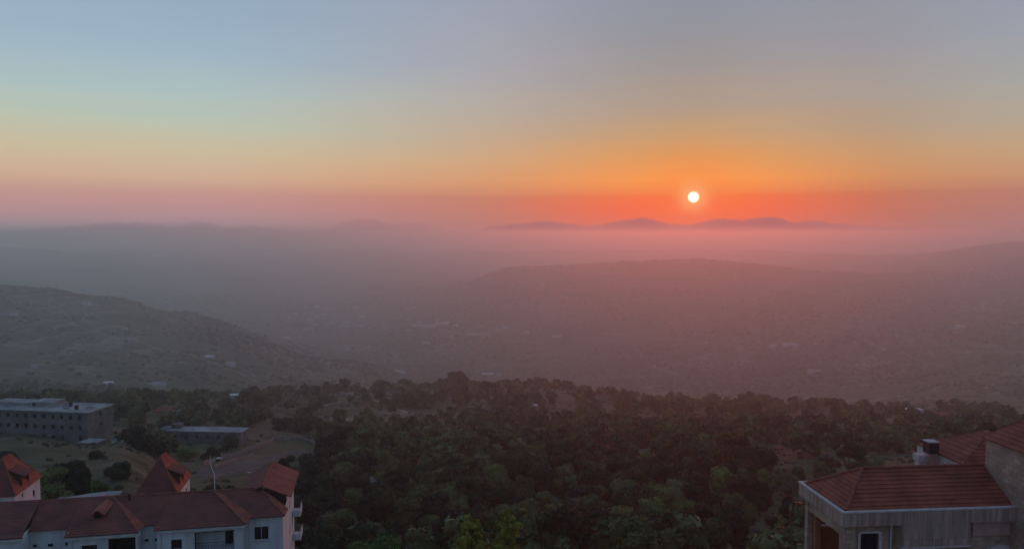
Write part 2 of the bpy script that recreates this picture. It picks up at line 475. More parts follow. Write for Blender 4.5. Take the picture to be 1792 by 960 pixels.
def cloud_bank(name, x0, x1, y0, thick, prof, seed, dens, zb=-1500):
    """closed lumpy body of cloud whose crest follows prof(0..1) -> height"""
    nx, ny = 220, 26
    xs = np.linspace(0, 1, nx); ys = np.linspace(0, 1, ny)
    A, B = np.meshgrid(xs, ys, indexing='ij')
    wx = x0 + (x1 - x0) * A; wy = y0 + thick * B
    top = np.interp(A, [p[0] for p in prof], [p[1] for p in prof])
    env = np.sin(np.pi * np.clip(B, 0, 1)) ** 0.5
    nzv = 0
    for k, (w, am) in enumerate(((1900, 70), (800, 55), (350, 34), (160, 16))):
        nzv = nzv + am * np.abs(vnoise(wx / w + seed, wy / w + k, seed + k)) * 1.3
    endf = np.clip(np.minimum(A, 1 - A) * 9, 0, 1) ** 0.6
    zt = zb + (top - zb + nzv - 5) * (0.55 + 0.45 * env) * (0.2 + 0.8 * endf)
    zt[:, 0] = zb + 1; zt[:, -1] = zb + 1
    v = np.concatenate([np.stack([wx, wy, zt], -1).reshape(-1, 3), np.stack([wx, wy, np.full_like(wx, zb)], -1).reshape(-1, 3)])
    i = (np.arange(nx - 1)[:, None] * ny + np.arange(ny - 1)[None, :]).ravel(); o = nx * ny
    f = [np.stack([i, i + ny, i + ny + 1, i + 1], -1), np.stack([i, i + 1, i + ny + 1, i + ny], -1) + o]
    r_ = np.arange(nx - 1) * ny
    f += [np.stack([r_, r_ + o, r_ + ny + o, r_ + ny], -1), np.stack([r_ + ny - 1, r_ + 2 * ny - 1, r_ + 2 * ny - 1 + o, r_ + ny - 1 + o], -1)]
    c_ = np.arange(ny - 1)
    f += [np.stack([c_, c_ + 1, c_ + 1 + o, c_ + o], -1), np.stack([c_, c_ + o, c_ + 1 + o, c_ + 1], -1) + (nx - 1) * ny]
    m = bpy.data.materials.new(name + '_vapour'); m.use_nodes = True; q = m.node_tree; q.nodes.clear()
    p = q.nodes.new('ShaderNodeVolumePrincipled'); p.inputs['Density'].default_value = dens
    p.inputs['Color'].default_value = (0.55, 0.55, 0.60, 1); p.inputs['Anisotropy'].default_value = 0.45
    oo = q.nodes.new('ShaderNodeOutputMaterial'); q.links.new(p.outputs[0], oo.inputs['Volume'])
    ob = np_mesh(name, v, np.concatenate(f), m)
    tag(ob, kind='stuff')
    return ob


CD = 27000.0
cx = lambda px: (px - 896) / F_PX * CD
cz = lambda py: (HOR - py) / F_PX * CD
cloud_bank('cloud', cx(740), cx(1760), CD, 2600, [((p - 740) / 1020, cz(y)) for p, y in
           ((740, 408), (800, 402), (860, 399), (915, 391), (955, 388), (1000, 394), (1060, 395), (1095, 388), (1130, 382), (1160, 388), (1190, 396), (1225, 397), (1265, 389), (1300, 387), (1345, 383), (1385, 382), (1405, 390), (1450, 391), (1520, 396), (1600, 400), (1680, 404), (1760, 410))], 3, 0.0016)
cloud_bank('cloud', cx(-60), cx(560), CD, 1500, [((p + 60) / 620, cz(y)) for p, y in ((-60, 408), (30, 404), (90, 398), (140, 393), (190, 390), (240, 392), (290, 395), (340, 392), (400, 401), (470, 402), (560, 408))], 9, 0.0008)
cloud_bank('cloud', cx(520), cx(800), CD, 900, [((p - 520) / 280, cz(y)) for p, y in ((520, 406), (580, 399), (615, 387), (655, 384), (690, 396), (730, 392), (770, 400), (800, 406))], 15, 0.0010)

# ------------------------------------------------------------------ materials of things
M = dict(
    plaster=new_mat('white_plaster', (0.64, 0.62, 0.60), 0.85, (0.40, 0.38, 0.36), 0.9, 7, 0.2, 6, stretch=(1, 1, 0.18), lo=.45, hi=.78),
    tile=new_mat('red_roof_tile', (0.38, 0.098, 0.052), 0.8, (0.15, 0.042, 0.030), 0.7, 9, 0.6, 9, rnd=0.06, lo=.30, hi=.72),
    tile_shaded=new_mat('shaded_weathered_roof_tile', (0.24, 0.072, 0.050), 0.85, (0.11, 0.040, 0.032), 0.45, 10, 0.6, 8, lo=.30, hi=.72),  # duller tile: stains plus the shade of slopes turned from the sun
    ridge=new_mat('ridge_tile', (0.34, 0.10, 0.06), 0.75, (0.20, 0.06, 0.045), 2.0, 4),
    dark=new_mat('dark_opening', (0.012, 0.011, 0.012), 0.6),
    glass=new_mat('window_glass', (0.015, 0.016, 0.02), 0.25, spec=0.35),
    frame_w=new_mat('white_frame', (0.5, 0.5, 0.52), 0.6),
    frame_d=new_mat('dark_frame', (0.03, 0.022, 0.02), 0.6),
    conc=new_mat('raw_concrete_block', (0.225, 0.215, 0.20), 0.95, (0.12, 0.12, 0.115), 0.25, 7, 0.3, 5),
    slab=new_mat('pale_roof_slab', (0.38, 0.36, 0.34), 0.9, (0.20, 0.19, 0.18), 0.22, 6),
    stone=new_mat('limestone_cladding', (0.54, 0.36, 0.29), 0.8, (0.29, 0.20, 0.165), 1.1, 5, 0.25, 8, stretch=(2.6, 2.6, 0.25)),
    stone2=new_mat('limestone_wall', (0.52, 0.35, 0.26), 0.85, (0.33, 0.21, 0.155), 0.8, 7, 0.3, 6),
    coping=new_mat('pale_coping', (0.62, 0.50, 0.45), 0.7, (0.42, 0.36, 0.33), 2.0, 4),
    ochre=new_mat('ochre_plaster', (0.42, 0.16, 0.08), 0.85, (0.32, 0.12, 0.06), 0.8, 4),
    brown=new_mat('brown_metal', (0.10, 0.05, 0.04), 0.6, (0.06, 0.03, 0.028), 3, 3),
    pinkish=new_mat('pink_render', (0.50, 0.30, 0.26), 0.85, (0.38, 0.22, 0.19), 1.5, 4),
    rubble=new_mat('rubble_wall', (0.26, 0.235, 0.21), 0.95, (0.14, 0.125, 0.11), 0.9, 6, 0.5, 4),
    steel=new_mat('galvanised_steel', (0.50, 0.50, 0.51), 0.5, spec=0.5),
    bark=new_mat('bark', (0.07, 0.052, 0.04), 0.95, (0.04, 0.03, 0.025), 3, 5),
    asphalt=new_mat('gravel_track', (0.10, 0.088, 0.076), 0.95, (0.055, 0.050, 0.045), 0.15, 7),
    carblue=new_mat('car_paint', (0.20, 0.24, 0.28), 0.3, spec=0.5),
    tyre=new_mat('tyre_rubber', (0.02, 0.02, 0.02), 0.8),
)


def add_joints(m, bw, bh, amount=.55):
    t = m.node_tree; b = t.nodes['Principled BSDF']; src = b.inputs['Base Color'].links[0].from_socket
    co = t.nodes.new('ShaderNodeTexCoord'); se = t.nodes.new('ShaderNodeSeparateXYZ'); t.links.new(co.outputs['Object'], se.inputs[0])
    ad = t.nodes.new('ShaderNodeMath'); t.links.new(se.outputs[0], ad.inputs[0]); t.links.new(se.outputs[1], ad.inputs[1])
    cb = t.nodes.new('ShaderNodeCombineXYZ'); t.links.new(ad.outputs[0], cb.inputs[0]); t.links.new(se.outputs[2], cb.inputs[1])
    br = t.nodes.new('ShaderNodeTexBrick'); br.inputs['Scale'].default_value = 1; br.inputs['Brick Width'].default_value = bw; br.inputs['Row Height'].default_value = bh
    br.inputs['Mortar Size'].default_value = .012; br.inputs['Color1'].default_value = (1, 1, 1, 1); br.inputs['Color2'].default_value = (.74, .72, .70, 1); br.inputs['Mortar'].default_value = (amount, amount, amount, 1)
    t.links.new(cb.outputs[0], br.inputs['Vector'])
    mx = t.nodes.new('ShaderNodeMix'); mx.data_type = 'RGBA'; mx.blend_type = 'MULTIPLY'; mx.inputs[0].default_value = 1
    t.links.new(src, mx.inputs[6]); t.links.new(br.outputs[0], mx.inputs[7]); t.links.new(mx.outputs[2], b.inputs['Base Color'])


add_joints(M['stone'], .42, 1.9)
add_joints(M['stone2'], .62, .30)
add_joints(M['conc'], .8, .42, .75)


def window(mb_parent, o, u, w, h, depth=0.18, mull=1, frame='frame_w', label=None):
    """window part (frame) with its pane, set into a reveal"""
    o = Vector(o); u = Vector(u).normalized(); inn = Vector((-u.y, u.x, 0)); up = Vector((0, 0, 1))
    fr = MB()

    def bar(x0, x1, z0, z1, d0, d1):
        P = [o + u * x + up * z + inn * d for x, z, d in ((x0, z0, d0), (x1, z0, d0), (x1, z0, d1), (x0, z0, d1), (x0, z1, d0), (x1, z1, d0), (x1, z1, d1), (x0, z1, d1))]
        i = len(fr.v); fr.v.extend(tuple(p) for p in P)
        fr.f.extend(tuple(i + k for k in q) for q in ((0, 3, 2, 1), (4, 5, 6, 7), (0, 1, 5, 4), (1, 2, 6, 5), (2, 3, 7, 6), (3, 0, 4, 7)))
    t_ = 0.06; d0, d1 = depth - 0.06, depth + 0.01
    bar(0, t_, 0, h, d0, d1); bar(w - t_, w, 0, h, d0, d1); bar(t_, w - t_, 0, t_, d0, d1); bar(t_, w - t_, h - t_, h, d0, d1)
    for k in range(mull):
        x = w * (k + 1) / (mull + 1); bar(x - 0.03, x + 0.03, t_, h - t_, d0, d1)
    f = fr.build('window', M[frame], mb_parent)
    p = MB(); p.poly([o + u * x + up * z + inn * (depth + 0.004) for x, z in ((0.01, 0.01), (w - 0.01, 0.01), (w - 0.01, h - 0.01), (0.01, h - 0.01))])
    p.build('pane', M['glass'], f)
    return f


def ridge_line(mb, a, b, r=0.11, n=None):
    a, b = Vector(a), Vector(b); n = n or max(3, int((b - a).length / 0.4))
    for k in range(n):
        p, q = a.lerp(b, k / n), a.lerp(b, (k + 1) / n)
        mb.tube([p, q], r, 6, r * 0.85)


# ------------------------------------------------------------------ white apartment wing with red roofs (lower left)
A_ANG = R(11)
A = thing('apartment_building', 'long white apartment building with stepped red tiled roof, lower left', 'apartment building', (-26.15, 84.0, -31.52), A_ANG)
B0 = -13.5     # foot of the walls, below the ground line
segs = [(-36.0, -25.6, -2.0, 0.40), (-25.6, -21.2, 0.0, 0.30), (-21.2, -14.5, -2.0, 0.12), (-14.5, -12.6, 0.0, 0.05), (-12.6, -3.8, -1.5, 0.0), (-3.8, 0.3, 0.0, 0.12)]
holes = {
    0: [(-28.1, -26.9, -2.3, -1.0)],
    1: [(-25.35, -24.95, -1.75, -1.42), (-23.9, -23.35, -1.8, -1.45), (-22.2, -21.85, -1.8, -1.42)],
    2: [(-19.9, -18.4, -2.6, -1.15), (-17.3, -14.62, -3.1, -0.62)],
    3: [(-14.3, -13.85, -2.0, -1.70), (-13.25, -12.8, -2.0, -1.70)],
    4: [(-11.2, -10.1, -2.45, -1.40), (-8.8, -4.7, -3.0, -0.78)],
    5: [(-2.85, -1.25, -2.75, -1.20)],
}
w = MB()
for k, (x0, x1, yf, ze) in enumerate(segs):
    hs = []
    for storey in range(4):
        for (a0, a1, b0, b1) in holes[k]:
            hs.append((a0 - x0, a1 - x0, b0 - 3.05 * storey - B0, b1 - 3.05 * storey - B0))
    hs = [q for q in hs if q[2] > 0.2]
    w.wall((x0, yf, B0), (1, 0, 0), x1 - x0, ze - B0, hs, 0.24 if k != 4 else 0.24)
    # returns between the steps of the facade
    if k < 5:
        y2 = segs[k + 1][2]; zr = max(ze, segs[k + 1][3])
        if y2 > yf: w.wall((x1, yf, B0), (0, 1, 0), y2 - yf, zr - B0)
        elif y2 < yf: w.wall((x1, yf, B0), (0, -1, 0), yf - y2, zr - B0)
w.wall((0.3, 0.0, B0), (0, 1, 0), 4.2, 0.10 - B0)
rh = [(3.0, 3.6, -2.1 - B0, -1.0 - B0), (6.6, 7.3, -5.6 - B0, -4.0 - B0), (3.0, 3.6, -5.2 - B0, -4.1 - B0)]
w.wall((0.3, 4.2, B0), (0, 1, 0), 9.0, 0.42 - B0, rh, 0.2)
w.wall((0.3, 13.2, B0), (-1, 0, 0), 5.4, 0.42 - B0); w.wall((-5.1, 13.2, B0), (0, -1, 0), 3.3, 0.42 - B0); w.wall((-5.1, 9.9, B0), (-1, 0, 0), 30.9, -0.65 - B0)
w.wall((-36, 9.9, B0), (0, -1, 0), 11.9, 0.4 - B0)
w.build('wall', M['plaster'], A)
wins = [(0, 0, 1), (2, 0, 1), (4, 0, 0), (5, 0, 1)]
for k, i, mu in wins:
    x0, x1, yf, ze = segs[k]
    for s_ in range(2):
        a0, a1, b0, b1 = holes[k][i]
        window(A, (a0, yf, b0 - 3.05 * s_), (1, 0, 0), a1 - a0, b1 - b0, 0.18, mu, 'frame_w' if k == 5 else 'frame_d')
for k in (1, 3):
    for (a0, a1, b0, b1) in holes[k]:
        v_ = MB(); v_.box(a0 + .01, a1 - .01, segs[k][2] + 0.16, segs[k][2] + 0.20, b0 + .01, b1 - .01)
        for q in range(3):
            zq = b0 + 0.06 + q * (b1 - b0) / 3; v_.box(a0 + .02, a1 - .02, segs[k][2] + 0.10, segs[k][2] + 0.158, zq, zq + 0.03)
        v_.build('vent', M['frame_d'], A)
for (y_, z_, w_, h_) in ((4.2 + 3.0, -2.1, .6, 1.1), (4.2 + 6.6, -5.6, .7, 1.6), (4.2 + 3.0, -5.2, .6, 1.1)):
    window(A, (0.3, y_, z_), (0, 1, 0), w_, h_, 0.15, 0, 'frame_d')
# loggias: a real recess with back wall, floor, jambs and a door
for (k, i, door) in ((4, 1, True), (2, 1, False)):
    a0, a1, b0, b1 = holes[k][i]; yf = segs[k][2]
    for s_ in range(2):
        z0, z1 = b0 - 3.05 * s_, b1 - 3.05 * s_
        lg = MB()
        yb = yf + 1.9
        lg.poly([(a0, yb, z0), (a1, yb, z0), (a1, yb, z1), (a0, yb, z1)])
        lg.poly([(a0, yf + .24, z0), (a1, yf + .24, z0), (a1, yb, z0), (a0, yb, z0)])
        lg.poly([(a0, yf + .24, z1), (a0, yb, z1), (a1, yb, z1), (a1, yf + .24, z1)])
        lg.poly([(a0, yf + .24, z0), (a0, yb, z0), (a0, yb, z1), (a0, yf + .24, z1)])
        lg.poly([(a1, yf + .24, z0), (a1, yf + .24, z1), (a1, yb, z1), (a1, yb, z0)])
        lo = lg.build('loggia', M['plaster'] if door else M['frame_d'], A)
        d_ = MB(); d_.box(a1 - 1.25, a1 - 0.45, yb - .08, yb - .01, z0 + .02, z1 - .12); d_.build('door', M['dark'], lo)
        r_ = MB(); r_.tube([(a0 + .02, yf + .1, z0 + .95), (a1 - .02, yf + .1, z0 + .95)], .03, 6)
        for q in range(int((a1 - a0) / .3)):
            xq = a0 + .2 + q * .3; r_.tube([(xq, yf + .1, z0), (xq, yf + .1, z0 + .93)], .012, 4)
        r_.build('railing', M['frame_d'], lo)
        f_ = MB(); f_.box(a0 + .01, a0 + .14, yf + .02, yf + .16, z0 + .01, z1 - .01); f_.box(a0 + .15, a1 - .01, yf + .03, yf + .10, z1 - .12, z1 - .02)
        f_.build('shutter_frame', M['frame_d'], lo)
# an air conditioner in the right loggia
ac = MB(); ac.box(-8.0, -7.2, -0.02, 0.32, -1.22, -0.95); ac.build('air_conditioner', M['frame_d'], A)
# white eave beams
ev = MB()
for k, (x0, x1, yf, ze) in enumerate(segs):
    if k in (0, 2, 4): ev.box(x0 + (0.06 if k else 0), x1 + .32, yf - .38, yf - .02, ze - .48, ze - .12)
ev.build('eave_beam', M['plaster'], A)
# roofs
rf = MB(); RZ = 1.45; RY = 5.0


def front(x0, x1, yf, ze, xa=None, xb=None, rz=RZ):
    rf.slope((x0, yf - .45, ze - .05), (x1, yf - .45, ze - .05), (x1 if xb is None else xb, RY, rz), (x0 if xa is None else xa, RY, rz), 16)


front(-36, -25.4, -2.0, .35, None, -26.4, 1.75)
front(-25.6, -21.1, 0.0, .25, -26.4, -22.2, 1.72)
front(-21.4, -14.2, -2.0, .08, -22.2, -18.9, 1.70)
front(-14.9, -12.4, 0.0, .02, -18.9, -12.6, 1.62)
front(-12.8, -3.45, -1.5, -.05, -12.6, -8.0, 1.55)
front(-5.3, 0.55, 0.0, .08, -8.0, -2.8, 1.60)
rf.build('roof', M['tile_shaded'], A)
hp = MB(); hp.prism([(-14.2, -2.45, .05), (-14.15, -.3, .08), (-18.8, 5, 1.72)], .08); hp.build('hip_face', M['tile'], A)
hp = MB(); hp.prism([(-3.45, -1.95, -.06), (-2.95, -.15, .22), (-7.6, 5, 1.64), (-8.05, 5, 1.62)], .08); hp.build('hip_face', M['tile'], A)
hp = MB(); hp.prism([(0.55, -.45, .04), (0.75, 1.6, .12), (-2.7, 5.1, 1.66)], .08)
hp.build('hip_face', M['tile'], A)  # hip faces take the brighter tile, sunlight put into their colour
bs = MB()
bs.slope((-4.6, 10.3, -.75), (-36, 10.3, -.75), (-36, RY, 1.68), (-5.0, RY, 1.55), 10)
bs.build('rear_roof', M['tile_shaded'], A)
rl = MB()
ridge_line(rl, (-36, 5, 1.76), (-8, 5, 1.62)); ridge_line(rl, (-18.9, 5, 1.74), (-14.2, -2.4, .1), .09)
ridge_line(rl, (-8, 5, 1.62), (-3.45, -1.95, 0), .09); ridge_line(rl, (-8, 5, 1.62), (-2.8, 5, 1.66)); ridge_line(rl, (-2.8, 5, 1.66), (.55, -.45, .08), .09)
rl.build('ridge', M['ridge'], A)
# raised gable roof at the right end
gr = MB()
gr.slope((0.9, 4.2, .55), (0.95, 13.9, .55), (-2.2, 13.6, 2.15), (-2.4, 4.1, 2.05), 14)
gr.build('gable_roof', M['tile'], A)
gl = MB()
gl.slope((-5.4, 13.4, .75), (-5.3, 5.3, .75), (-2.4, 4.1, 2.05), (-2.2, 13.6, 2.15), 12)
gl.build('gable_roof', M['tile_shaded'], A)  # left slope in the duller tile, its shade painted in
gg = MB(); gg.prism([(-2.4, 5.0, 1.9), (0.25, 5.0, .5), (0.28, 13.0, .5), (-2.2, 13.0, 2.0), (-4.9, 13.0, .7), (-4.9, 5.2, .7)], 1.2)
gg.build('gable_wall', M['plaster'], A)
gd = MB(); gd.prism([(-2.2, 4.7, 1.75), (0.2, 4.7, .55), (.2, 4.95, .55), (-2.2, 4.95, 1.75)], 1.2); gd.build('gable_painted_shadow', M['brown'], A)  # dark board added to imitate the shade under the gable overhang
g2 = MB(); ridge_line(g2, (-2.4, 4.1, 2.12), (-2.2, 13.6, 2.22), .1); g2.build('ridge', M['ridge'], A)
cp = MB(); cp.box(-5.4, -3.0, 13.45, 13.7, .8, .98); cp.build('coping', M['coping'], A)
# balconies on the back corner
for z_ in (-4.2, -7.25):
    bl = MB(); bl.box(0.31, 1.35, 10.6, 13.2, z_, z_ + .14)
    bl.box(1.23, 1.35, 10.6, 13.2, z_ + .14, z_ + .75); bl.box(0.31, 1.23, 10.6, 10.72, z_ + .14, z_ + .75)
    bo = bl.build('balcony', M['plaster'], A)
    br = MB(); br.tube([(1.29, 10.66, z_ + 1.1), (1.29, 13.1, z_ + 1.1)], .03, 6); br.tube([(1.29, 10.66, z_ + 1.1), (.31, 10.66, z_ + 1.1)], .03, 6)
    for q in range(9): br.tube([(1.29, 10.7 + q * .29, z_ + .7), (1.29, 10.7 + q * .29, z_ + 1.1)], .015, 4)
    br.build('railing', M['steel'], bo)
for (x_, yf_) in ((-25.45, -2.06), (-21.05, -2.06), (-12.45, -1.56), (-3.62, -.06)):
    dp = MB(); dp.tube([(x_ + (-.2 if x_ < -22 else .25), yf_ - .03, B0), (x_ + (-.2 if x_ < -22 else .25), yf_ - .03, -.55)], .05, 6); dp.build('drainpipe', M['steel'], A)
for (a0, a1, z_, yf_) in ((-2.85, -1.25, -2.75, 0), (-11.2, -10.1, -2.45, -1.5), (-19.9, -18.4, -2.6, -2.0), (-28.1, -26.9, -2.3, -2.0)):
    sl = MB(); sl.box(a0 - .1, a1 + .1, yf_ - .12, yf_ - .003, z_ - .10, z_ - .01); sl.build('window_sill', M['coping'], A)
for (x0, x1, yf_, ze_) in ((-36, -25.3, -2.48, .28), (-21.4, -14.15, -2.48, .0), (-12.8, -3.4, -1.98, -.12), (-3.3, .55, -.49, .0)):
    q = MB(); q.tube([(x0, yf_, ze_), (x1, yf_, ze_)], .06, 6); q.build('gutter', M['brown'], A)
# roof dormer with a dark mouth
dm = MB(); dm.box(-19.55, -18.6, .7, 2.6, .55, 1.22)
dr = MB(); dr.slope((-19.8, .45, 1.12), (-19.75, 3.6, 1.35), (-19.05, 3.8, 1.75), (-19.08, .35, 1.72), 4); dr.slope((-18.35, 3.6, 1.35), (-18.35, .45, 1.12), (-19.08, .35, 1.72), (-19.05, 3.8, 1.75), 4)
do = dm.build('dormer', M['tile_shaded'], A); dr.build('dormer_roof', M['ridge'], do)
dk = MB(); dk.box(-19.4, -18.75, .66, .695, .6, 1.15); dk.build('opening', M['dark'], do)
vp = MB(); vp.tube([(-16.9, 4.2, 1.3), (-16.9, 4.2, 2.0)], .12, 8); vp.tube([(-16.9, 4.2, 2.0), (-16.9, 4.2, 2.12)], .2, 8); vp.build('vent_pipe', M['frame_d'], A)

# ------------------------------------------------------------------ two steep-roofed tower houses behind the wing
Aw = Matrix.Translation(Vector((-26.15, 84.0, -31.52))) @ Matrix.Rotation(A_ANG, 4, 'Z')


def make_tower(label):
    p = Aw @ Vector((-16.2, 16.5, -12))
    T = thing('tower_house', label, 'house', p, A_ANG, 'steep roofed tower houses behind the apartment wing')
    # local origin = centre, ground; eave at z 10.9
    E_, W0, W1, Y0_, Y1_ = 10.95, -2.55, 2.55, -4.0, 4.3
    w = MB()
    w.wall((W0 + .3, Y0_ + .35, -2), (1, 0, 0), W1 - W0 - .6, E_ + 1.9)
    w.wall((W1 - .3, Y0_ + .35, -2), (0, 1, 0), Y1_ - Y0_ - .7, E_ + 1.9, [(2.0, 2.5, 12.0, 12.45), (5.3, 5.9, 10.9, 11.8)], .15)
    w.wall((W1 - .3, Y1_ - .35, -2), (-1, 0, 0), W1 - W0 - .6, E_ + 1.9)
    w.wall((W0 + .3, Y1_ - .35, -2), (0, -1, 0), Y1_ - Y0_ - .7, E_ + 1.9)
    w.build('wall', M['plaster'], T)
    window(T, (W1 - .3, Y0_ + .35 + 5.3, 8.9), (0, 1, 0), .6, .9, .12, 0, 'frame_d')
    v_ = MB(); v_.box(W1 - .48, W1 - .42, Y0_ + 2.35, Y0_ + 2.85, 10.0, 10.45); v_.build('vent', M['dark'], T)
    ra, rb = (-.25, -.6, 15.0), (.05, .9, 15.05)
    r1 = MB(); r1.slope((W0 - .1, Y0_, E_), (W1, Y0_, E_), ra, ra, 18); r1.slope((W0 - .1, Y1_, E_), (W0 - .1, Y0_, E_), ra, rb, 18)
    r1.build('roof', M['tile_shaded'], T)
    r2 = MB(); r2.slope((W1, Y0_, E_), (W1, Y1_, E_), rb, ra, 18); r2.slope((W1, Y1_, E_), (W0 - .1, Y1_, E_), rb, rb, 18)
    r2.build('roof', M['tile'], T)  # right slope painted as sunlit with the brighter tile
    rd = MB(); ridge_line(rd, ra, rb, .1); ridge_line(rd, ra, (W1, Y0_, E_ + .03), .08); ridge_line(rd, rb, (W1, Y1_, E_ + .03), .08); ridge_line(rd, ra, (W0 - .1, Y0_, E_ + .03), .08)
    rd.build('ridge', M['ridge'], T)
    # cut-away dormer on the right slope
    d = MB(); d.box(.9, 2.25, -1.5, -1.35, 11.4, 13.0); d.box(.9, 1.2, -1.35, .55, 11.4, 13.0); d.box(.9, 2.25, .55, .7, 11.4, 13.0)
    dd = d.build('dormer', M['brown'], T)
    h_ = MB(); h_.slope((2.75, -1.75, 12.75), (2.75, .95, 12.75), (.55, .95, 13.75), (.55, -1.75, 13.75), 5); h_.build('dormer_roof', M['tile_shaded'], dd)
    o_ = MB(); o_.box(1.75, 1.82, -1.34, .54, 11.2, 12.9); o_.build('opening', M['dark'], dd)
    ps = MB(); ps.tube([(-1.1, -3.2, 11.6), (-1.1, -3.2, 13.7)], .05, 6); ps.tube([(-1.1, -3.2, 13.7), (-1.1, -3.2, 13.85)], .12, 6); ps.build('flue', M['ridge'], T)
    c = MB(); c.box(-2.1, -.7, -4.75, -4.1, 10.2, 10.75); c.box(-3.3, -2.55, -4.6, -4.1, 10.5, 11.0); c.build('chimney', M['coping'], T)  # white blocks of the eave wall, shaped as chimney stubs
    return T


T2 = make_tower('steep red roofed tower house behind the middle of the white apartment wing, beside the lamp')
T1 = copy_tree(T2)
T1.location = Aw @ Vector((-35.9, 19.7, -12)); T1['label'] = 'steep red roofed tower house cut by the left edge'

# low flat roof strip behind the wing
fr_ = thing('flat_roof_shed', 'low shed with a pale flat roof behind the apartment roof ridge', 'shed', Aw @ Vector((-25.6, 14.0, -13.9)), A_ANG)
b = MB(); b.box(-3.4, 3.6, 0, 3.4, 0, 11.9); b.build('wall', M['conc'], fr_)
b = MB()
pts = [(-3.9, -.2), (-3.2, .9), (-2.0, 2.3), (0, 3.3), (2.5, 3.7), (4.0, 3.6), (4.0, -.2)]
b.prism([(x, y, 12.15) for x, y in pts], .22); b.build('roof', M['slab'], fr_)
b = MB(); b.box(2.3, 2.9, .5, 1.3, 12.16, 12.6); b.build('skylight', M['pinkish'], fr_)

# ------------------------------------------------------------------ street lamp, car, retaining walls, track


def gpt(px, py): return Vector(on_ground(px, py))


lp = Aw @ Vector((-12.1, 26.0, 0)); lz = hz(lp.x, lp.y)
lamp_top = -(812 - HOR) / F_PX * lp.y
LT = thing('street_lamp', 'bent white street lamp rising beside the tower house roof', 'street lamp', (lp.x, lp.y, lz))
h = -(795 - HOR) / F_PX * lp.y * 1.02 - lz
b = MB(); b.tube([(0.3, 0, -.5), (0.3, 0, h - 2.6), (0.05, 0, h - 2.0), (-.35, 0, h - .9), (-.2, 0, h)], .075, 8, .05); b.build('pole', M['steel'], LT)
b = MB(); b.tube([(-.35, 0, h - .9), (.9, -.2, h - .25)], .045, 6); b.build('arm', M['steel'], LT)
b = MB(); b.box(.75, 1.45, -.35, -.05, h - .30, h - .12); b.build('lamp_head', M['steel'], LT)


def make_car(label, loc, rz, paint):
    c = thing('parked_car', label, 'car', loc, rz)
    b = MB(); prof = [(-2.1, .35), (-2.1, .85), (-1.95, .98), (-1.1, 1.02), (1.0, 1.02), (1.9, .9), (2.1, .75), (2.1, .35)]
    n = len(prof)
    for s_ in (-.85, .85): b.v += [(x, s_, z) for x, z in prof]
    b.f += [tuple(range(n)), tuple(reversed(range(n, 2 * n)))] + [(k, k + n, (k + 1) % n + n, (k + 1) % n) for k in range(n)]
    b.build('body', paint, c)
    g_ = MB(); p2 = [(-1.75, 1.0), (-1.2, 1.42), (.3, 1.46), (1.05, 1.02)]
    for s_, q in ((-.74, 1), (.74, 1)): g_.v += [(x, s_ * (1 if z < 1.1 else .86), z) for x, z in p2]
    g_.f += [(0, 1, 2, 3), (7, 6, 5, 4)] + [(k, k + 4, k + 5, k + 1) for k in range(3)]
    g_.build('window', M['glass'], c)
    r_ = MB(); r_.box(-1.2, .3, -.62, .62, 1.465, 1.50); r_.build('roof', paint, c)
    for x in (-1.3, 1.3):
        for s_ in (-.8, .8):
            w_ = MB(); w_.tube([(x, s_ - .1, .33), (x, s_ + .1, .33)], .33, 14); w_.build('wheel', M['tyre'], c)
    return c


q = Aw @ Vector((-6.5, 19.5, 0))
make_car('blue grey car parked behind the apartment roof below the retaining walls', (q.x, q.y, hz(q.x, q.y) + .02), R(20), M['carblue'])


def strip(name, pts, wid, mat, lift=.05, smooth=True):
    """a track draped on the ground"""
    P = [Vector(on_ground(*p)) for p in pts]
    D = []
    for a_, b_ in zip(P[:-1], P[1:]):
        n_ = max(2, int((b_ - a_).length / 2.5)); D += [a_.lerp(b_, k / n_) for k in range(n_)]
    D.append(P[-1])
    m = MB(); rows = []
    for i, p in enumerate(D):
        d_ = (D[min(i + 2, len(D) - 1)] - D[max(i - 2, 0)]); d_.z = 0; d_.normalize(); s_ = Vector((d_.y, -d_.x, 0))
        row = []
        for k in range(5):
            o_ = p + s_ * wid * (k / 4 - .5); row.append((o_.x, o_.y, hz(o_.x, o_.y) + lift))
        rows.append(row)
    for r_ in rows: m.v += r_
    for i in range(len(rows) - 1):
        for k in range(4): m.f.append((i * 5 + k, i * 5 + k + 1, i * 5 + k + 6, i * 5 + k + 5))
    o = m.build(name, mat, smooth=True); tag(o, kind='structure'); return o


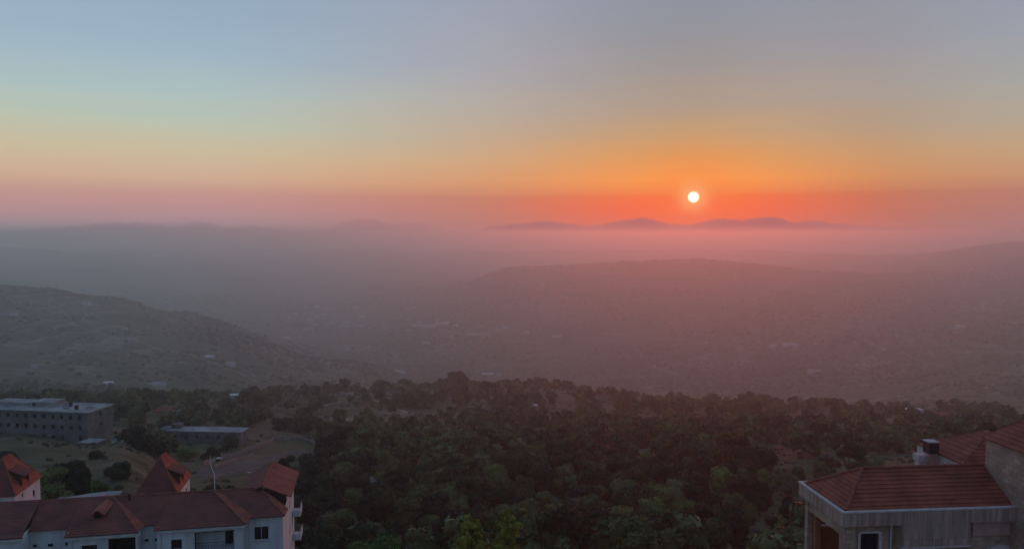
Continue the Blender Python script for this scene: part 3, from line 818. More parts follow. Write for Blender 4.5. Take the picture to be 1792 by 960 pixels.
def ret_wall(label, pts, hgt=1.0, thick=.35, mat='rubble'):
    P = [Vector(on_ground(*p)) for p in pts]
    D = []
    for a_, b_ in zip(P[:-1], P[1:]):
        n_ = max(1, int((b_ - a_).length / 3)); D += [a_.lerp(b_, k / n_) for k in range(n_)]
    D.append(P[-1])
    o0 = D[0]
    T = thing('retaining_wall', label, 'wall', o0, 0, 'retaining walls above the track')
    for nm, z0, z1, th, mt in (('wall', -1.5, hgt, thick, mat), ('coping', hgt, hgt + .10, thick + .06, 'rubble')):
        m = MB()
        for i, p in enumerate(D):
            d_ = (D[min(i + 1, len(D) - 1)] - D[max(i - 1, 0)]); d_.z = 0; d_.normalize(); s_ = Vector((d_.y, -d_.x, 0)) * th / 2
            zz = hz(p.x, p.y) - o0.z; q_ = p - o0
            m.v += [(q_.x + s_.x, q_.y + s_.y, zz + z0), (q_.x - s_.x, q_.y - s_.y, zz + z0), (q_.x - s_.x, q_.y - s_.y, zz + z1), (q_.x + s_.x, q_.y + s_.y, zz + z1)]
        for i in range(len(D) - 1):
            for k in range(4): m.f.append((i * 4 + k, i * 4 + (k + 1) % 4, i * 4 + 4 + (k + 1) % 4, i * 4 + 4 + k))
        m.f += [(3, 2, 1, 0), tuple((len(D) - 1) * 4 + k for k in range(4))]
        m.build(nm, M[mt], T)
    return T


strip('track', [(352, 832), (400, 818), (450, 806), (500, 796), (545, 789)], 9.0, M['asphalt'])
strip('path', [(560, 712), (610, 700), (655, 700), (690, 712), (712, 722)], 5.0, new_mat('pale_earth', (0.26, 0.21, 0.17), .95, (.18, .14, .11), .2, 5))
pe = bpy.data.materials['pale_earth']
for pts in ([(20, 575), (110, 560), (200, 590), (300, 615), (390, 642), (450, 668)], [(700, 545), (712, 562), (740, 578), (790, 582), (850, 592), (905, 600), (960, 596)],
            [(1330, 612), (1385, 612), (1430, 625), (1500, 628)], [(1540, 728), (1600, 730), (1680, 740), (1760, 742)], [(560, 596), (600, 580), (660, 570), (700, 560)]):
    strip('road', pts, 6.0, pe, .25)
ret_wall('upper rubble retaining wall climbing from the lamp past the smaller concrete block', [(356, 815), (378, 806), (420, 797), (448, 784), (480, 771)], 1.3)
ret_wall('short rubble retaining wall with pale coping beside the gravel track', [(374, 822), (408, 807), (442, 797)], .8)
ret_wall('rubble retaining wall at the far bend of the gravel track', [(484, 771), (520, 768), (545, 773), (557, 780)], 1.0)
ret_wall('low wall near the round tree right of the gable roof', [(508, 808), (530, 802), (552, 797)], .8)
ret_wall('curved low garden wall behind the red gable roof', [(362, 842), (392, 833), (430, 827), (462, 820)], .7)

# ------------------------------------------------------------------ two raw concrete blocks
CB = thing('concrete_building', 'long three storey unfinished concrete building with rows of small square openings', 'building', (-126.15, 223.0, -62.4), R(-9))
H1 = 9.5
hol = []
for r_ in range(3):
    for c_ in range(15):
        x = 46 - 2.55 - c_ * 3.02
        if r_ == 0 and c_ == 1: continue
        hol.append((x - .65, x + .5, 3 + r_ * 3.1 + 1.1, 3 + r_ * 3.1 + 2.35))
w = MB(); w.wall((-46, 0, -3), (1, 0, 0), 46, 12.4, hol, .3)
w.wall((0, 0, -3), (0, 1, 0), 11, 12.4, [(5.0, 6.0, 7.4, 8.5), (5.0, 6.0, 10.5, 11.6)], .3)
w.wall((0, 11, -3), (-1, 0, 0), 46, 12.4); w.wall((-46, 11, -3), (0, -1, 0), 11, 12.4)
for z_ in (.1, 3.1, 6.2): w.box(-45.8, -.2, .31, 10.8, z_, z_ + .15)
w.build('wall', M['conc'], CB)
b = MB()
for z_ in (3.12, 6.22): b.box(-46.03, .03, -.04, 11.03, z_ - .09, z_ + .09)
b.build('floor_band', new_mat('darker_concrete', (.15, .15, .155), .95), CB)
b = MB(); b.box(-46.5, .5, -.5, 11.5, 9.42, 9.68); b.build('roof_slab', M['slab'], CB)
b = MB(); b.box(-36, -24, 5, 10, 9.69, 10.6); b.build('stair_housing', M['slab'], CB)
b = MB(); b.box(-23, -15.5, 4.5, 10, 9.69, 11.1); so = b.build('stair_housing', M['slab'], CB)
b = MB(); b.box(-22.3, -21.2, 4.44, 4.497, 9.75, 10.8); b.build('doorway', M['dark'], so)
random.seed(3)
for k in range(7):
    b = MB(); x = -42 + k * 6.3; y = random.uniform(2, 8); b.box(x, x + random.uniform(.6, 1.6), y, y + .8, 9.69, 9.69 + random.uniform(.2, .5)); b.build('roof_block', M['slab'], CB)

for (x, y) in ((-12.5, 6.5), (-10.9, 6.6), (-6.0, 3.0), (-30, 3.0)):
    b = MB(); b.tube([(x, y, 9.69), (x, y, 10.9)], .55, 12); b.build('water_tank', M['slab'] if x < -11 else M['frame_d'], CB)
an = thing('concrete_shed', 'small concrete shed with pale flat roof at the end of the long concrete block', 'shed', (-121.6, 214.5, -62.6), R(-9))
b = MB(); b.box(-2.5, 2.2, 0, 4.4, -2, 2.9); b.build('wall', M['conc'], an)
b = MB(); b.box(-2.8, 2.5, -.3, 4.7, 2.9, 3.1); b.build('roof', M['slab'], an)
an2 = thing('white_shed', 'tiny white walled shed between the concrete shed and the dark round tree', 'shed', (-115.2, 217.5, -61.9), R(-9))
b = MB(); b.box(-1.2, 2.3, 0, 2.6, -2, 2.2); b.build('wall', M['plaster'], an2)
b = MB(); b.box(-1.4, 2.5, -.2, 2.8, 2.2, 2.38); b.build('roof', M['slab'], an2)

CB2 = thing('concrete_building', 'low two storey unfinished concrete building between trees above the retaining wall', 'building', (-101.4, 280.0, -81.2), R(-4))
hol = [(24.0 - c_ * 4.15 - .75, 24.0 - c_ * 4.15 + .65, 3 + 4.9, 3 + 6.2) for c_ in range(6)] + [(x, x + 1.9, 3 + 1.6, 3 + 2.7) for x in (6.0, 10.5, 14.8)] + [(19.5, 20.8, 4.6, 5.7)]
w = MB(); w.wall((-28.5, 0, -3), (1, 0, 0), 28.5, 10.4, hol, .3)
w.wall((0, 0, -3), (0, 1, 0), 6.2, 10.4, [(2.6, 3.5, 4.5, 5.9), (2.6, 3.5, 8.0, 9.4)], .3)
w.wall((0, 6.2, -3), (-1, 0, 0), 28.5, 10.4); w.wall((-28.5, 6.2, -3), (0, -1, 0), 6.2, 10.4)
for z_ in (.1, 3.6): w.box(-28.3, -.2, .31, 6.0, z_, z_ + .15)
w.build('wall', M['conc'], CB2)
b = MB(); b.box(-28.9, .4, -.4, 6.6, 7.4, 7.62); b.build('roof_slab', M['slab'], CB2)
b = MB(); b.box(-32.2, -28.55, .5, 6.2, -3, 7.9); b.build('stair_tower', M['conc'], CB2)
b = MB(); b.box(-28.2, -25.0, 3.0, 6.1, 7.63, 9.2); so = b.build('stair_housing', M['conc'], CB2)
b = MB(); b.box(-27.9, -27.0, 2.94, 2.995, 7.65, 9.0); b.build('doorway', M['dark'], so)
for x in (-20, -12.5, -11.2, -6.3, -2.5):
    b = MB(); b.box(x, x + 1.0, 2.2, 3.0, 7.63, 7.95); b.build('roof_block', M['slab'], CB2)

# ------------------------------------------------------------------ stone villa (lower right)
V_ = thing('villa', 'stone clad villa with red tiled hip roofs and columned porch, lower right', 'villa', (20.45, 46.0, -17.12), R(5))
X1 = 11.4
b = MB()   # fascia ring, vertical stone panels
b.box(0, X1, 0, .3, -.92, -.06); b.box(0, .3, .3, 5.9, -.92, -.06); b.box(.3, X1 + 2, 5.6, 5.9, -.92, -.06)
b.build('fascia', M['stone'], V_)
b = MB(); b.box(-.05, X1, -.05, .17, -.06, .03); b.box(-.05, .17, .17, 5.95, -.06, .03); b.box(.17, X1 + 2, 5.75, 5.95, -.06, .03); b.build('coping', M['coping'], V_)
b = MB(); b.box(.3, X1, .3, 5.6, -.35, -.2); b.build('ceiling', M['stone2'], V_)
b = MB()
ra, rb = (2.9, 3.0, 1.72), (X1 - .05, 3.0, 1.72)
b.slope((.35, .32, -.06), (X1 - .02, .32, -.06), rb, ra, 10, .06)
b.slope((.35, 5.6, -.06), (.35, .32, -.06), ra, ra, 10, .045)
b.slope((X1 - .02, 5.6, -.06), (.35, 5.6, -.06), ra, rb, 10, .06)
b.build('roof', M['tile'], V_)
b = MB(); ridge_line(b, (.38, .35, .02), (2.9, 3, 1.80), .10, 9); ridge_line(b, (2.9, 3, 1.80), (X1, 3, 1.80), .09); ridge_line(b, (.38, 5.57, .02), (2.9, 3, 1.80), .1, 9); b.build('ridge', M['ridge'], V_)
# porch piers
for (x0, x1, y0, y1) in ((.28, .95, .28, .95), (.28, .62, 5.1, 5.5)):
    b = MB(); b.box(x0, x1, y0, y1, -9, -.93); b.build('pier', M['stone2'], V_)
b = MB(); b.box(.66, 1.05, 4.75, 5.5, -9, -.93); b.build('pier', M['ochre'], V_)
b = MB(); b.box(.34, .80, .96, 5.09, -1.75, -.93); b.build('beam', M['stone2'], V_)
# front wall with window and box of stone panels, arches below
b = MB()
hs = [(.55, 1.75, 9 - 4.2, 9 - 1.62)]
b.wall((.95, .62, -9), (1, 0, 0), X1 - .95, 8.08, hs, .3)
b.wall((3.3, 5.0, -9), (0, -1, 0), 4.2, 8.08)
b.build('wall', M['stone2'], V_)
window(V_, (1.5, .62, -4.2), (1, 0, 0), 1.2, 2.58, .22, 1, 'frame_d')
b = MB(); b.box(1.32, 1.49, .56, .615, -4.2, -1.55); b.box(2.71, 2.88, .56, .615, -4.2, -1.55); b.box(1.49, 2.71, .56, .615, -1.61, -1.47); b.build('window_surround', M['coping'], V_)
b = MB(); b.box(3.85, 8.35, .02, .60, -2.35, -.93); b.build('panel_box', M['stone'], V_)
b = MB(); b.box(3.80, 8.4, -.03, .61, -2.44, -2.36); b.build('cornice', M['coping'], V_)


def arch(cx_, zc, r, r2, y0, y1, mat, parent, n=20, fill=False):
    m = MB()
    for k in range(n):
        a0, a1 = math.pi * k / n, math.pi * (k + 1) / n
        P = [(cx_ + rr * math.cos(a), y, zc + rr * math.sin(a)) for y in (y0, y1) for rr, a in ((r, a0), (r2, a0), (r2, a1), (r, a1))]
        i = len(m.v); m.v += P
        m.f += [tuple(i + q for q in g_) for g_ in ((0, 1, 2, 3), (7, 6, 5, 4), (1, 5, 6, 2), (0, 3, 7, 4))]
    return m.build('arch', mat, parent)


for cx_ in (6.1, 10.9):
    a_ = arch(cx_, -4.35, 1.42, 1.72, .50, .615, M['coping'], V_)
    m = MB(); m.poly([(cx_ + 1.42 * math.cos(math.pi * k / 20), .60, -4.35 + 1.42 * math.sin(math.pi * k / 20)) for k in range(21)] + [(cx_ - 1.42, .60, -8.5), (cx_ + 1.42, .60, -8.5)])
    m.build('glazing', M['glass'], a_)
b = MB(); b.box(8.9, X1, .50, .61, -2.0, -.95); b.build('balcony_box', M['pinkish'], V_)
b = MB(); b.box(1.08, X1, 5.3, 5.42, -3.05, -2.9); ra_ = b.build('railing', M['coping'], V_)
b = MB(); b.box(1.08, X1, 5.32, 5.40, -9, -3.06); b.build('parapet', M['ochre'], ra_)
# tall block
b = MB(); b.wall((X1, 2.9, -9), (0, -1, 0), 3.9, 12.6); b.wall((X1, -1.0, -9), (1, 0, 0), 9, 12.6); b.wall((X1 + 9, -1, -9), (0, 1, 0), 3.9, 12.6); b.wall((X1 + 9, 2.9, -9), (-1, 0, 0), 9, 12.6)
b.build('tower_wall', M['stone2'], V_)
b = MB()
b.slope((X1 - .2, 3.1, 3.62), (X1 - .2, -1.25, 3.62), (X1 + 3.4, 1.0, 5.5), (X1 + 3.4, 2.2, 5.5), 10, .04)
b.slope((X1 - .2, -1.25, 3.62), (X1 + 9.2, -1.25, 3.62), (X1 + 6, 1.0, 5.5), (X1 + 3.4, 1.0, 5.5), 10, .04)
b.slope((X1 + 9.2, 3.1, 3.62), (X1 - .2, 3.1, 3.62), (X1 + 3.4, 2.2, 5.5), (X1 + 6, 2.2, 5.5), 10, .04)
b.build('roof', M['tile'], V_)
b = MB(); ridge_line(b, (X1 - .2, -1.25, 3.70), (X1 + 3.4, 1.0, 5.56), .09); b.build('ridge', M['ridge'], V_)
# back wing with its own roof and the chimney
b = MB(); b.wall((14.05, 14.2, -9), (0, -1, 0), 5.6, 8.9); b.wall((14.05, 8.6, -9), (1, 0, 0), 8, 8.9); b.wall((22.05, 8.6, -9), (0, 1, 0), 5.6, 8.9); b.wall((22.05, 14.2, -9), (-1, 0, 0), 8, 8.9)
b.build('wing_wall', M['coping'], V_)
b = MB()
b.slope((13.95, 14.2, .02), (13.95, 8.5, .02), (18.15, 11.2, 1.75), (18.15, 11.6, 1.75), 9, .04)
b.slope((13.95, 8.5, .02), (22.25, 8.5, .02), (19.75, 11.2, 1.75), (18.15, 11.2, 1.75), 9, .04)
b.slope((22.25, 14.2, .02), (13.95, 14.2, .02), (18.15, 11.6, 1.75), (19.75, 11.6, 1.75), 9, .04)
b.build('roof', M['tile'], V_)
ch = MB(); ch.box(13.17, 13.77, 11.3, 11.9, -9, .05); ch = ch.build('chimney', M['pinkish'], V_)
b = MB(); b.box(13.07, 13.87, 11.2, 12.0, .053, .92); b.build('chimney_cowl', M['brown'], ch)
b = MB(); b.box(13.04, 13.9, 11.17, 12.03, .923, 1.0); b.build('cowl_lid', M['coping'], ch)
b = MB(); b.box(12.5, 13.15, 11.5, 12.1, -9, -.6); b.box(12.37, 13.15, 11.4, 12.2, -.597, -.1); b.build('parapet', M['coping'], V_)
dp = MB(); dp.tube([(3.45, .52, -9), (3.45, .52, -1.2), (3.45, .35, -.98)], .05, 8); dp.build('drainpipe', M['steel'], V_)

# ------------------------------------------------------------------ foliage
LEAFY = 1
leafmats = {
    'dark': new_mat('dark_foliage', (0.042, 0.052, 0.018), 0.7, (0.020, 0.026, 0.011), 0.35, 4, rnd=0.45),
    'olive': new_mat('olive_foliage', (0.150, 0.158, 0.042), 0.7, (0.070, 0.080, 0.024), 0.30, 5, rnd=0.45),
    'grey': new_mat('grey_green_foliage', (0.11, 0.115, 0.065), 0.7, (0.045, 0.052, 0.034), 0.8, 4, rnd=0.2),
    'lime': new_mat('yellow_green_foliage', (0.26, 0.235, 0.025), 0.7, (0.13, 0.12, 0.014), 1.0, 4),
    'fresh': new_mat('fresh_green_foliage', (0.080, 0.150, 0.022), 0.7, (0.045, 0.080, 0.012), 0.9, 4),
    'wood': new_mat('woodland_foliage', (0.145, 0.155, 0.046), 0.7, (0.024, 0.034, 0.013), 0.06, 5, lo=.38, hi=.60),
    'scrub': new_mat('scrub_foliage', (0.058, 0.066, 0.030), 0.8, (0.028, 0.034, 0.018), 0.05, 5),
}
ICO = None


def ico(sub=1):
    t_ = (1 + 5 ** .5) / 2
    v = np.array([(-1, t_, 0), (1, t_, 0), (-1, -t_, 0), (1, -t_, 0), (0, -1, t_), (0, 1, t_), (0, -1, -t_), (0, 1, -t_), (t_, 0, -1), (t_, 0, 1), (-t_, 0, -1), (-t_, 0, 1)], float)
    f = [(0, 11, 5), (0, 5, 1), (0, 1, 7), (0, 7, 10), (0, 10, 11), (1, 5, 9), (5, 11, 4), (11, 10, 2), (10, 7, 6), (7, 1, 8), (3, 9, 4), (3, 4, 2), (3, 2, 6), (3, 6, 8), (3, 8, 9), (4, 9, 5), (2, 4, 11), (6, 2, 10), (8, 6, 7), (9, 8, 1)]
    v = [np.array(p) / np.linalg.norm(p) for p in v]
    for _ in range(sub):
        c = {}; nf = []

        def mid(a, b):
            k_ = (min(a, b), max(a, b))
            if k_ not in c:
                m_ = v[a] + v[b]; v.append(m_ / np.linalg.norm(m_)); c[k_] = len(v) - 1
            return c[k_]
        for a, b_, d in f:
            x, y, z = mid(a, b_), mid(b_, d), mid(d, a); nf += [(a, x, z), (b_, y, x), (d, z, y), (x, y, z)]
        f = nf
    return np.array(v), np.array(f)


IV, IF_ = ico(0)


def crown_arrays(r, kind, nleaf, leaf, h=6.0, rad=2.8, core=True):
    """foliage as many small faces spread over uneven clumps: returns verts, quads"""
    lobes = []
    if kind == 'broad':
        n = r.integers(9, 15)
        for k in range(n):
            a = r.uniform(0, 2 * math.pi); q = rad * math.sqrt(r.uniform(0, 1)) * .72; zz = r.uniform(.30, .88)
            q *= (1.15 - abs(zz - .5) * 1.2)
            lobes.append((q * math.cos(a), q * math.sin(a), h * zz, rad * r.uniform(.26, .48)))
        lobes.append((0, 0, h * .55, rad * .62)); lobes.append((r.normal() * .3, r.normal() * .3, h * .82, rad * .42))
    elif kind == 'cone':
        for k in range(16):
            zz = k / 15; w_ = rad * (1 - zz) ** .75 * .9 + .12
            for j in range(3 if zz < .7 else 1):
                a = r.uniform(0, 2 * math.pi); q = w_ * r.uniform(.25, .6)
                lobes.append((q * math.cos(a), q * math.sin(a), h * (.08 + .88 * zz), max(.28, w_ * r.uniform(.42, .6))))
    elif kind == 'ovoid':
        for k in range(18):
            t_ = (k + .5) / 18; w_ = rad * min(1.0, math.sqrt(t_ * 3.4))
            for j in range(1 if t_ < .08 else 4):
                a = r.uniform(0, 2 * math.pi); q = w_ * r.uniform(.2, .62) * (0 if t_ < .08 else 1)
                lobes.append((q * math.cos(a), q * math.sin(a), h * (1 - .62 * t_) - w_ * .3, max(.35, w_ * r.uniform(.30, .48))))
    elif kind == 'umbrella':
        for k in range(12):
            a = r.uniform(0, 2 * math.pi); q = rad * math.sqrt(r.uniform(0, 1)) * .85
            lobes.append((q * math.cos(a), q * math.sin(a), h * r.uniform(.68, .88), rad * r.uniform(.25, .4)))
    lobes = np.array(lobes)
    wts = lobes[:, 3] ** 2; wts /= wts.sum()
    li = r.choice(len(lobes), nleaf, p=wts)
    d = r.normal(size=(nleaf, 3)); d /= np.linalg.norm(d, axis=1)[:, None]
    d[:, 2] = np.where((d[:, 2] < -.35) & (r.uniform(size=nleaf) < .6), -d[:, 2], d[:, 2])
    rr = lobes[li, 3] * (r.uniform(.72, 1.0, nleaf) + (r.uniform(size=nleaf) < .08) * r.uniform(0, .25, nleaf))
    c = lobes[li, :3] + d * rr[:, None] * np.array([1, 1, .82])
    nrm_ = d + r.normal(size=(nleaf, 3)) * .55; nrm_ /= np.linalg.norm(nrm_, axis=1)[:, None]
    a = np.cross(nrm_, r.normal(size=(nleaf, 3))); a /= np.linalg.norm(a, axis=1)[:, None]; b_ = np.cross(nrm_, a)
    s_ = leaf * r.uniform(.6, 1.35, nleaf)[:, None]
    quad = np.stack([c - a * s_ - b_ * s_ * .5, c + a * s_ - b_ * s_ * .7, c + a * s_ * .6 + b_ * s_, c - a * s_ * .8 + b_ * s_ * .7], 1)
    v = quad.reshape(-1, 3); f = np.arange(nleaf * 4).reshape(-1, 4)
    if core:
        cv, cf = [], []; o = len(v)
        for lb in lobes:
            jit = 1 + r.normal(size=(len(IV), 1)) * .08
            cv.append(IV * jit * lb[3] * np.array([.80, .80, .66]) + lb[:3])
            cf.append(np.concatenate([IF_, IF_[:, 2:3]], 1) + o); o += len(IV)
        # triangles stored as degenerate-free quads are awkward: split later
        return v, f, np.concatenate(cv), np.concatenate(cf)[:, :3]
    return v, f, None, None


def mixed_mesh(name, v, f4, v3, f3, mat):
    me = bpy.data.meshes.new(name)
    if v3 is None: v3 = np.zeros((0, 3)); f3 = np.zeros((0, 3), int)
    vv = np.concatenate([v, v3]); f3 = f3 - (0 if len(f3) == 0 else 0)
    nl = len(f4) * 4 + len(f3) * 3
    me.vertices.add(len(vv)); me.vertices.foreach_set('co', vv.astype(np.float32).ravel())
    me.loops.add(nl); me.loops.foreach_set('vertex_index', np.concatenate([f4.ravel(), f3.ravel()]).astype(np.int32))
    me.polygons.add(len(f4) + len(f3))
    ls = np.concatenate([np.arange(len(f4)) * 4, len(f4) * 4 + np.arange(len(f3)) * 3]).astype(np.int32)
    me.polygons.foreach_set('loop_start', ls)
    me.update(calc_edges=True); me.materials.append(mat)
    return me


def trunk_mesh(r, h, rad, kind):
    m = MB(); r0 = .05 * h * .45 + .06
    m.tube([(0, 0, -.8), (r.normal() * .06, r.normal() * .06, h * .25), (r.normal() * .15, r.normal() * .15, h * .55), (0, 0, h * .8)], r0, 7, r0 * .3)
    for k in range(5 if kind != 'cone' else 0):
        a = r.uniform(0, 2 * math.pi); z0 = h * r.uniform(.22, .4)
        m.tube([(0, 0, z0), (rad * .35 * math.cos(a), rad * .35 * math.sin(a), z0 + h * .18), (rad * .6 * math.cos(a), rad * .6 * math.sin(a), z0 + h * .34)], r0 * .5, 5, r0 * .15)
    me = bpy.data.meshes.new('trunk'); me.from_pydata(m.v, [], m.f); me.materials.append(M['bark']); return me


VAR = {}
rt = np.random.default_rng(5)
for kd, kind, hh, rad, cnt in (('dark', 'broad', 7.4, 3.9, 5), ('olive', 'broad', 6.6, 3.6, 5), ('grey', 'broad', 5.2, 3.0, 3), ('umbrella', 'umbrella', 9.0, 3.2, 2)):
    VAR[kd] = []
    for k in range(cnt):
        c = crown_arrays(rt, kind, 2600, .17, hh, rad)
        mt = leafmats['dark' if kd == 'umbrella' else kd]
        VAR[kd].append((mixed_mesh('crown', *c, mt), trunk_mesh(rt, hh, rad, kind)))


def place_tree(kd, x, y, s, label, cat='tree', group=None, name='tree', rz=None, z=None, cm=None, tm=None):
    k = random.randrange(len(VAR[kd])) if kd else 0
    T = thing(name, label, cat, (x, y, (hz(x, y) if z is None else z)), random.uniform(0, 6.28) if rz is None else rz, group)
    sx = s * random.uniform(.9, 1.12)
    T.scale = (sx, sx, s * random.uniform(.9, 1.12))
    for nm, me in (('crown', cm or VAR[kd][k][0]), ('trunk', tm or VAR[kd][k][1])):
        o = bpy.data.objects.new(nm, me); COL.objects.link(o); o.parent = T
    return T


# --- scatter of the wood: positions on the slope
random.seed(21); rs = np.random.default_rng(8)


def project(x, y, z):
    cp_, sp_ = math.cos(PITCH), math.sin(PITCH)
    dep = y * cp_ - z * sp_; up_ = y * sp_ + z * cp_
    return 896 + F_PX * x / dep, 480 - F_PX * up_ / dep


def density(px, py, x, y):
    """share of full tree cover at a place, by what grows there"""
    n = vnoise(x / 28., y / 28., 4) * .6 + vnoise(x / 11., y / 11., 5) * .4
    d = np.zeros_like(px)
    wood = (px > 535) & (px < 1335) & (py > 745)
    d = np.where(wood, .84 + .35 * n, d)
    d = np.where(wood & (py < 790), .50 + 1.0 * n, d)
    d = np.where((px > 535) & (px < 1335) & (py > 690) & (py <= 745), .10 + 1.0 * n, d)
    d = np.where((px >= 1335) & (py > 745), .30 + .9 * n, d)
    d = np.where((px >= 1335) & (py > 690) & (py <= 745), .10 + .8 * n, d)
    d = np.where((px <= 535) & (py > 690), .10 + .8 * n, d)
    d = np.where((px <= 535) & (py <= 770) & (py > 680), .20 + .8 * n, d)
    d = np.where((px > 535) & (py <= 690), .20 + 1.0 * n, d)
    # the terrace with the track, the meadow before the long block
    d = np.where((px > 330) & (px < 560) & (py > 762) & (py < 850), .0, d)
    d = np.where((px < 215) & (py > 765) & (py < 865), .0, d)
    # clearings on the right slope
    d = np.where((px > 1190) & (px < 1330) & (py > 905), .25, d)
    return d


cand = []
rr_ = []
dd_ = 62.0
while dd_ < 900:
    sp = 5.3 + dd_ * .0058
    half = dd_ * .80
    xs_ = np.arange(-half, half, sp)
    xs_ = xs_ + rs.uniform(-.42, .42, len(xs_)) * sp; ys_ = dd_ + rs.uniform(-.42, .42, len(xs_)) * sp
    rr_.append(np.stack([xs_, ys_], -1)); dd_ += sp * .9
P_ = np.concatenate(rr_)
Zp = height(P_[:, 0], P_[:, 1])
px_, py_ = project(P_[:, 0], P_[:, 1], Zp)
ok = (px_ > -60) & (px_ < 1850) & (py_ < 1060)
ok &= rs.uniform(size=len(P_)) < density(px_, py_, P_[:, 0], P_[:, 1])


def clear_of(x, y):
    """keep trees out of the buildings, the track and the walls"""
    inv = Aw.inverted()
    q_ = inv @ Vector((x, y, 0))
    if -48 < q_.x < 4.5 and -9 < q_.y < 27: return False
    for (ob, x0, x1, y0, y1) in ((CB, -48, 7, -14, 14), (CB2, -35, 3, -4, 9)):
        c_, s_ = math.cos(ob.rotation_euler.z), math.sin(ob.rotation_euler.z)
        dx, dy = x - ob.location.x, y - ob.location.y
        lx, ly = dx * c_ + dy * s_, -dx * s_ + dy * c_
        if x0 < lx < x1 and y0 < ly < y1: return False
    if x > 17 and y < 72: return False
    return True


keep = [i for i in np.nonzero(ok)[0] if clear_of(P_[i, 0], P_[i, 1])]
dist = np.array([P_[i, 1] for i in keep]); keep = np.array(keep)[np.argsort(dist)]
# stuff beyond the 300 nearest
# named trees first
named = []


def crown_obj(kind, mt, n, leaf, h, rad, seed):
    r = np.random.default_rng(seed)
    return mixed_mesh('crown', *crown_arrays(r, kind, n, leaf, h, rad), leafmats[mt]), trunk_mesh(r, h, rad, kind)


def special(px, py_top, dist_, kd, h, rad, label, kind='broad', cat='tree', name='tree', n=3600, leaf=.17, seed=1, group=None):
    dx, dy, dz = pix_dir(px, py_top); k = dist_ / dy
    x, y = float(dx * k), dist_; ztop = float(dz * k); z = hz(x, y)
    h = max(h, ztop - z)
    cm, tm = crown_obj(kind, kd, n, leaf, h, rad, seed)
    random.seed(seed)
    T = thing(name, label, cat, (x, y, z), random.uniform(0, 6), group)
    for nm, me in (('crown', cm), ('trunk', tm)):
        o = bpy.data.objects.new(nm, me); COL.objects.link(o); o.parent = T
    T.location.z = ztop - h * .97
    named.append((x, y, rad)); return T


special(820, 903, 74, 'lime', 7, 2.7, 'broad yellow green conical tree at the bottom edge, left of its slim twin', 'ovoid', name='conifer', n=9000, leaf=.15, seed=41, group='yellow green conical trees at the bottom edge')
special(888, 896, 74, 'lime', 7, 2.0, 'slim yellow green conical tree at the bottom edge, right of the broad one', 'ovoid', name='conifer', n=8000, leaf=.15, seed=42, group='yellow green conical trees at the bottom edge')
special(655, 926, 78, 'fresh', 6, 3.4, 'bright fresh green tree at the bottom edge right of the white building', n=5200, seed=43)
special(585, 918, 80, 'dark', 6, 3.0, 'very dark low tree between the white building and the bright green tree', n=4200, seed=44)
special(1098, 892, 86, 'olive', 7, 4.0, 'large pale olive tree at the bottom centre right of the two yellow green trees', n=6500, seed=45)
special(128, 806, 128, 'dark', 7, 4.1, 'big dark spreading tree behind the apartment ridge left of the middle tower house', n=5200, leaf=.19, seed=46)
special(92, 812, 124, 'olive', 6, 2.9, 'olive green tree between the left tower house and the big dark tree', n=4200, seed=47)
special(172, 836, 124, 'fresh', 4, 2.0, 'yellowish green bush beside the big dark tree behind the apartment roof', seed=48, name='bush', cat='bush')
special(207, 812, 150, 'dark', 4, 2.7, 'round dark bush in the dry field left of the middle tower roof', seed=49, name='bush', cat='bush')
special(168, 792, 175, 'dark', 5, 3.2, 'dark green bush in the field in front of the small concrete shed', seed=50, name='bush', cat='bush')
special(236, 748, 222, 'dark', 8, 5.2, 'large dark round tree between the two concrete blocks', n=4200, leaf=.25, seed=51)
special(272, 768, 228, 'dark', 6, 4.6, 'dark tree standing before the left end of the smaller concrete block', n=3600, leaf=.25, seed=52)
special(405, 764, 262, 'dark', 6, 3.4, 'dark oval tree in front of the right end of the smaller concrete block', n=3600, leaf=.25, seed=53)
special(325, 782, 240, 'olive', 5, 3.6, 'leafy olive tree below the long front of the smaller concrete block', n=3200, leaf=.25, seed=54)
special(372, 784, 236, 'dark', 5, 3.2, 'dark shrubby tree below the smaller concrete block next to the oval tree', n=3200, leaf=.25, seed=55)
special(498, 788, 150, 'dark', 5, 2.6, 'small dark round tree standing alone on the bare terrace beside the low wall', n=3600, seed=56)
special(12, 786, 150, 'dark', 5, 2.9, 'dark tree behind the left tower house roof before the long concrete block', n=3600, seed=57)
special(1310, 790, 205, 'dark', 10, 8.0, 'very large dark tree mass left of the stone villa roof', n=9000, leaf=.3, seed=58)
special(800, 655, 800, 'dark', 12, 17.0, 'dark tree clump on the crest above the middle of the wood', n=3000, leaf=.9, seed=59)
special(1560, 785, 300, 'dark', 6, 3.6, 'dark tree behind the villa roof left of the chimney', n=2500, leaf=.3, seed=60)
special(1480, 772, 330, 'olive', 6, 4.4, 'olive tree in the clearing behind the left end of the villa roof', n=2500, leaf=.3, seed=61)

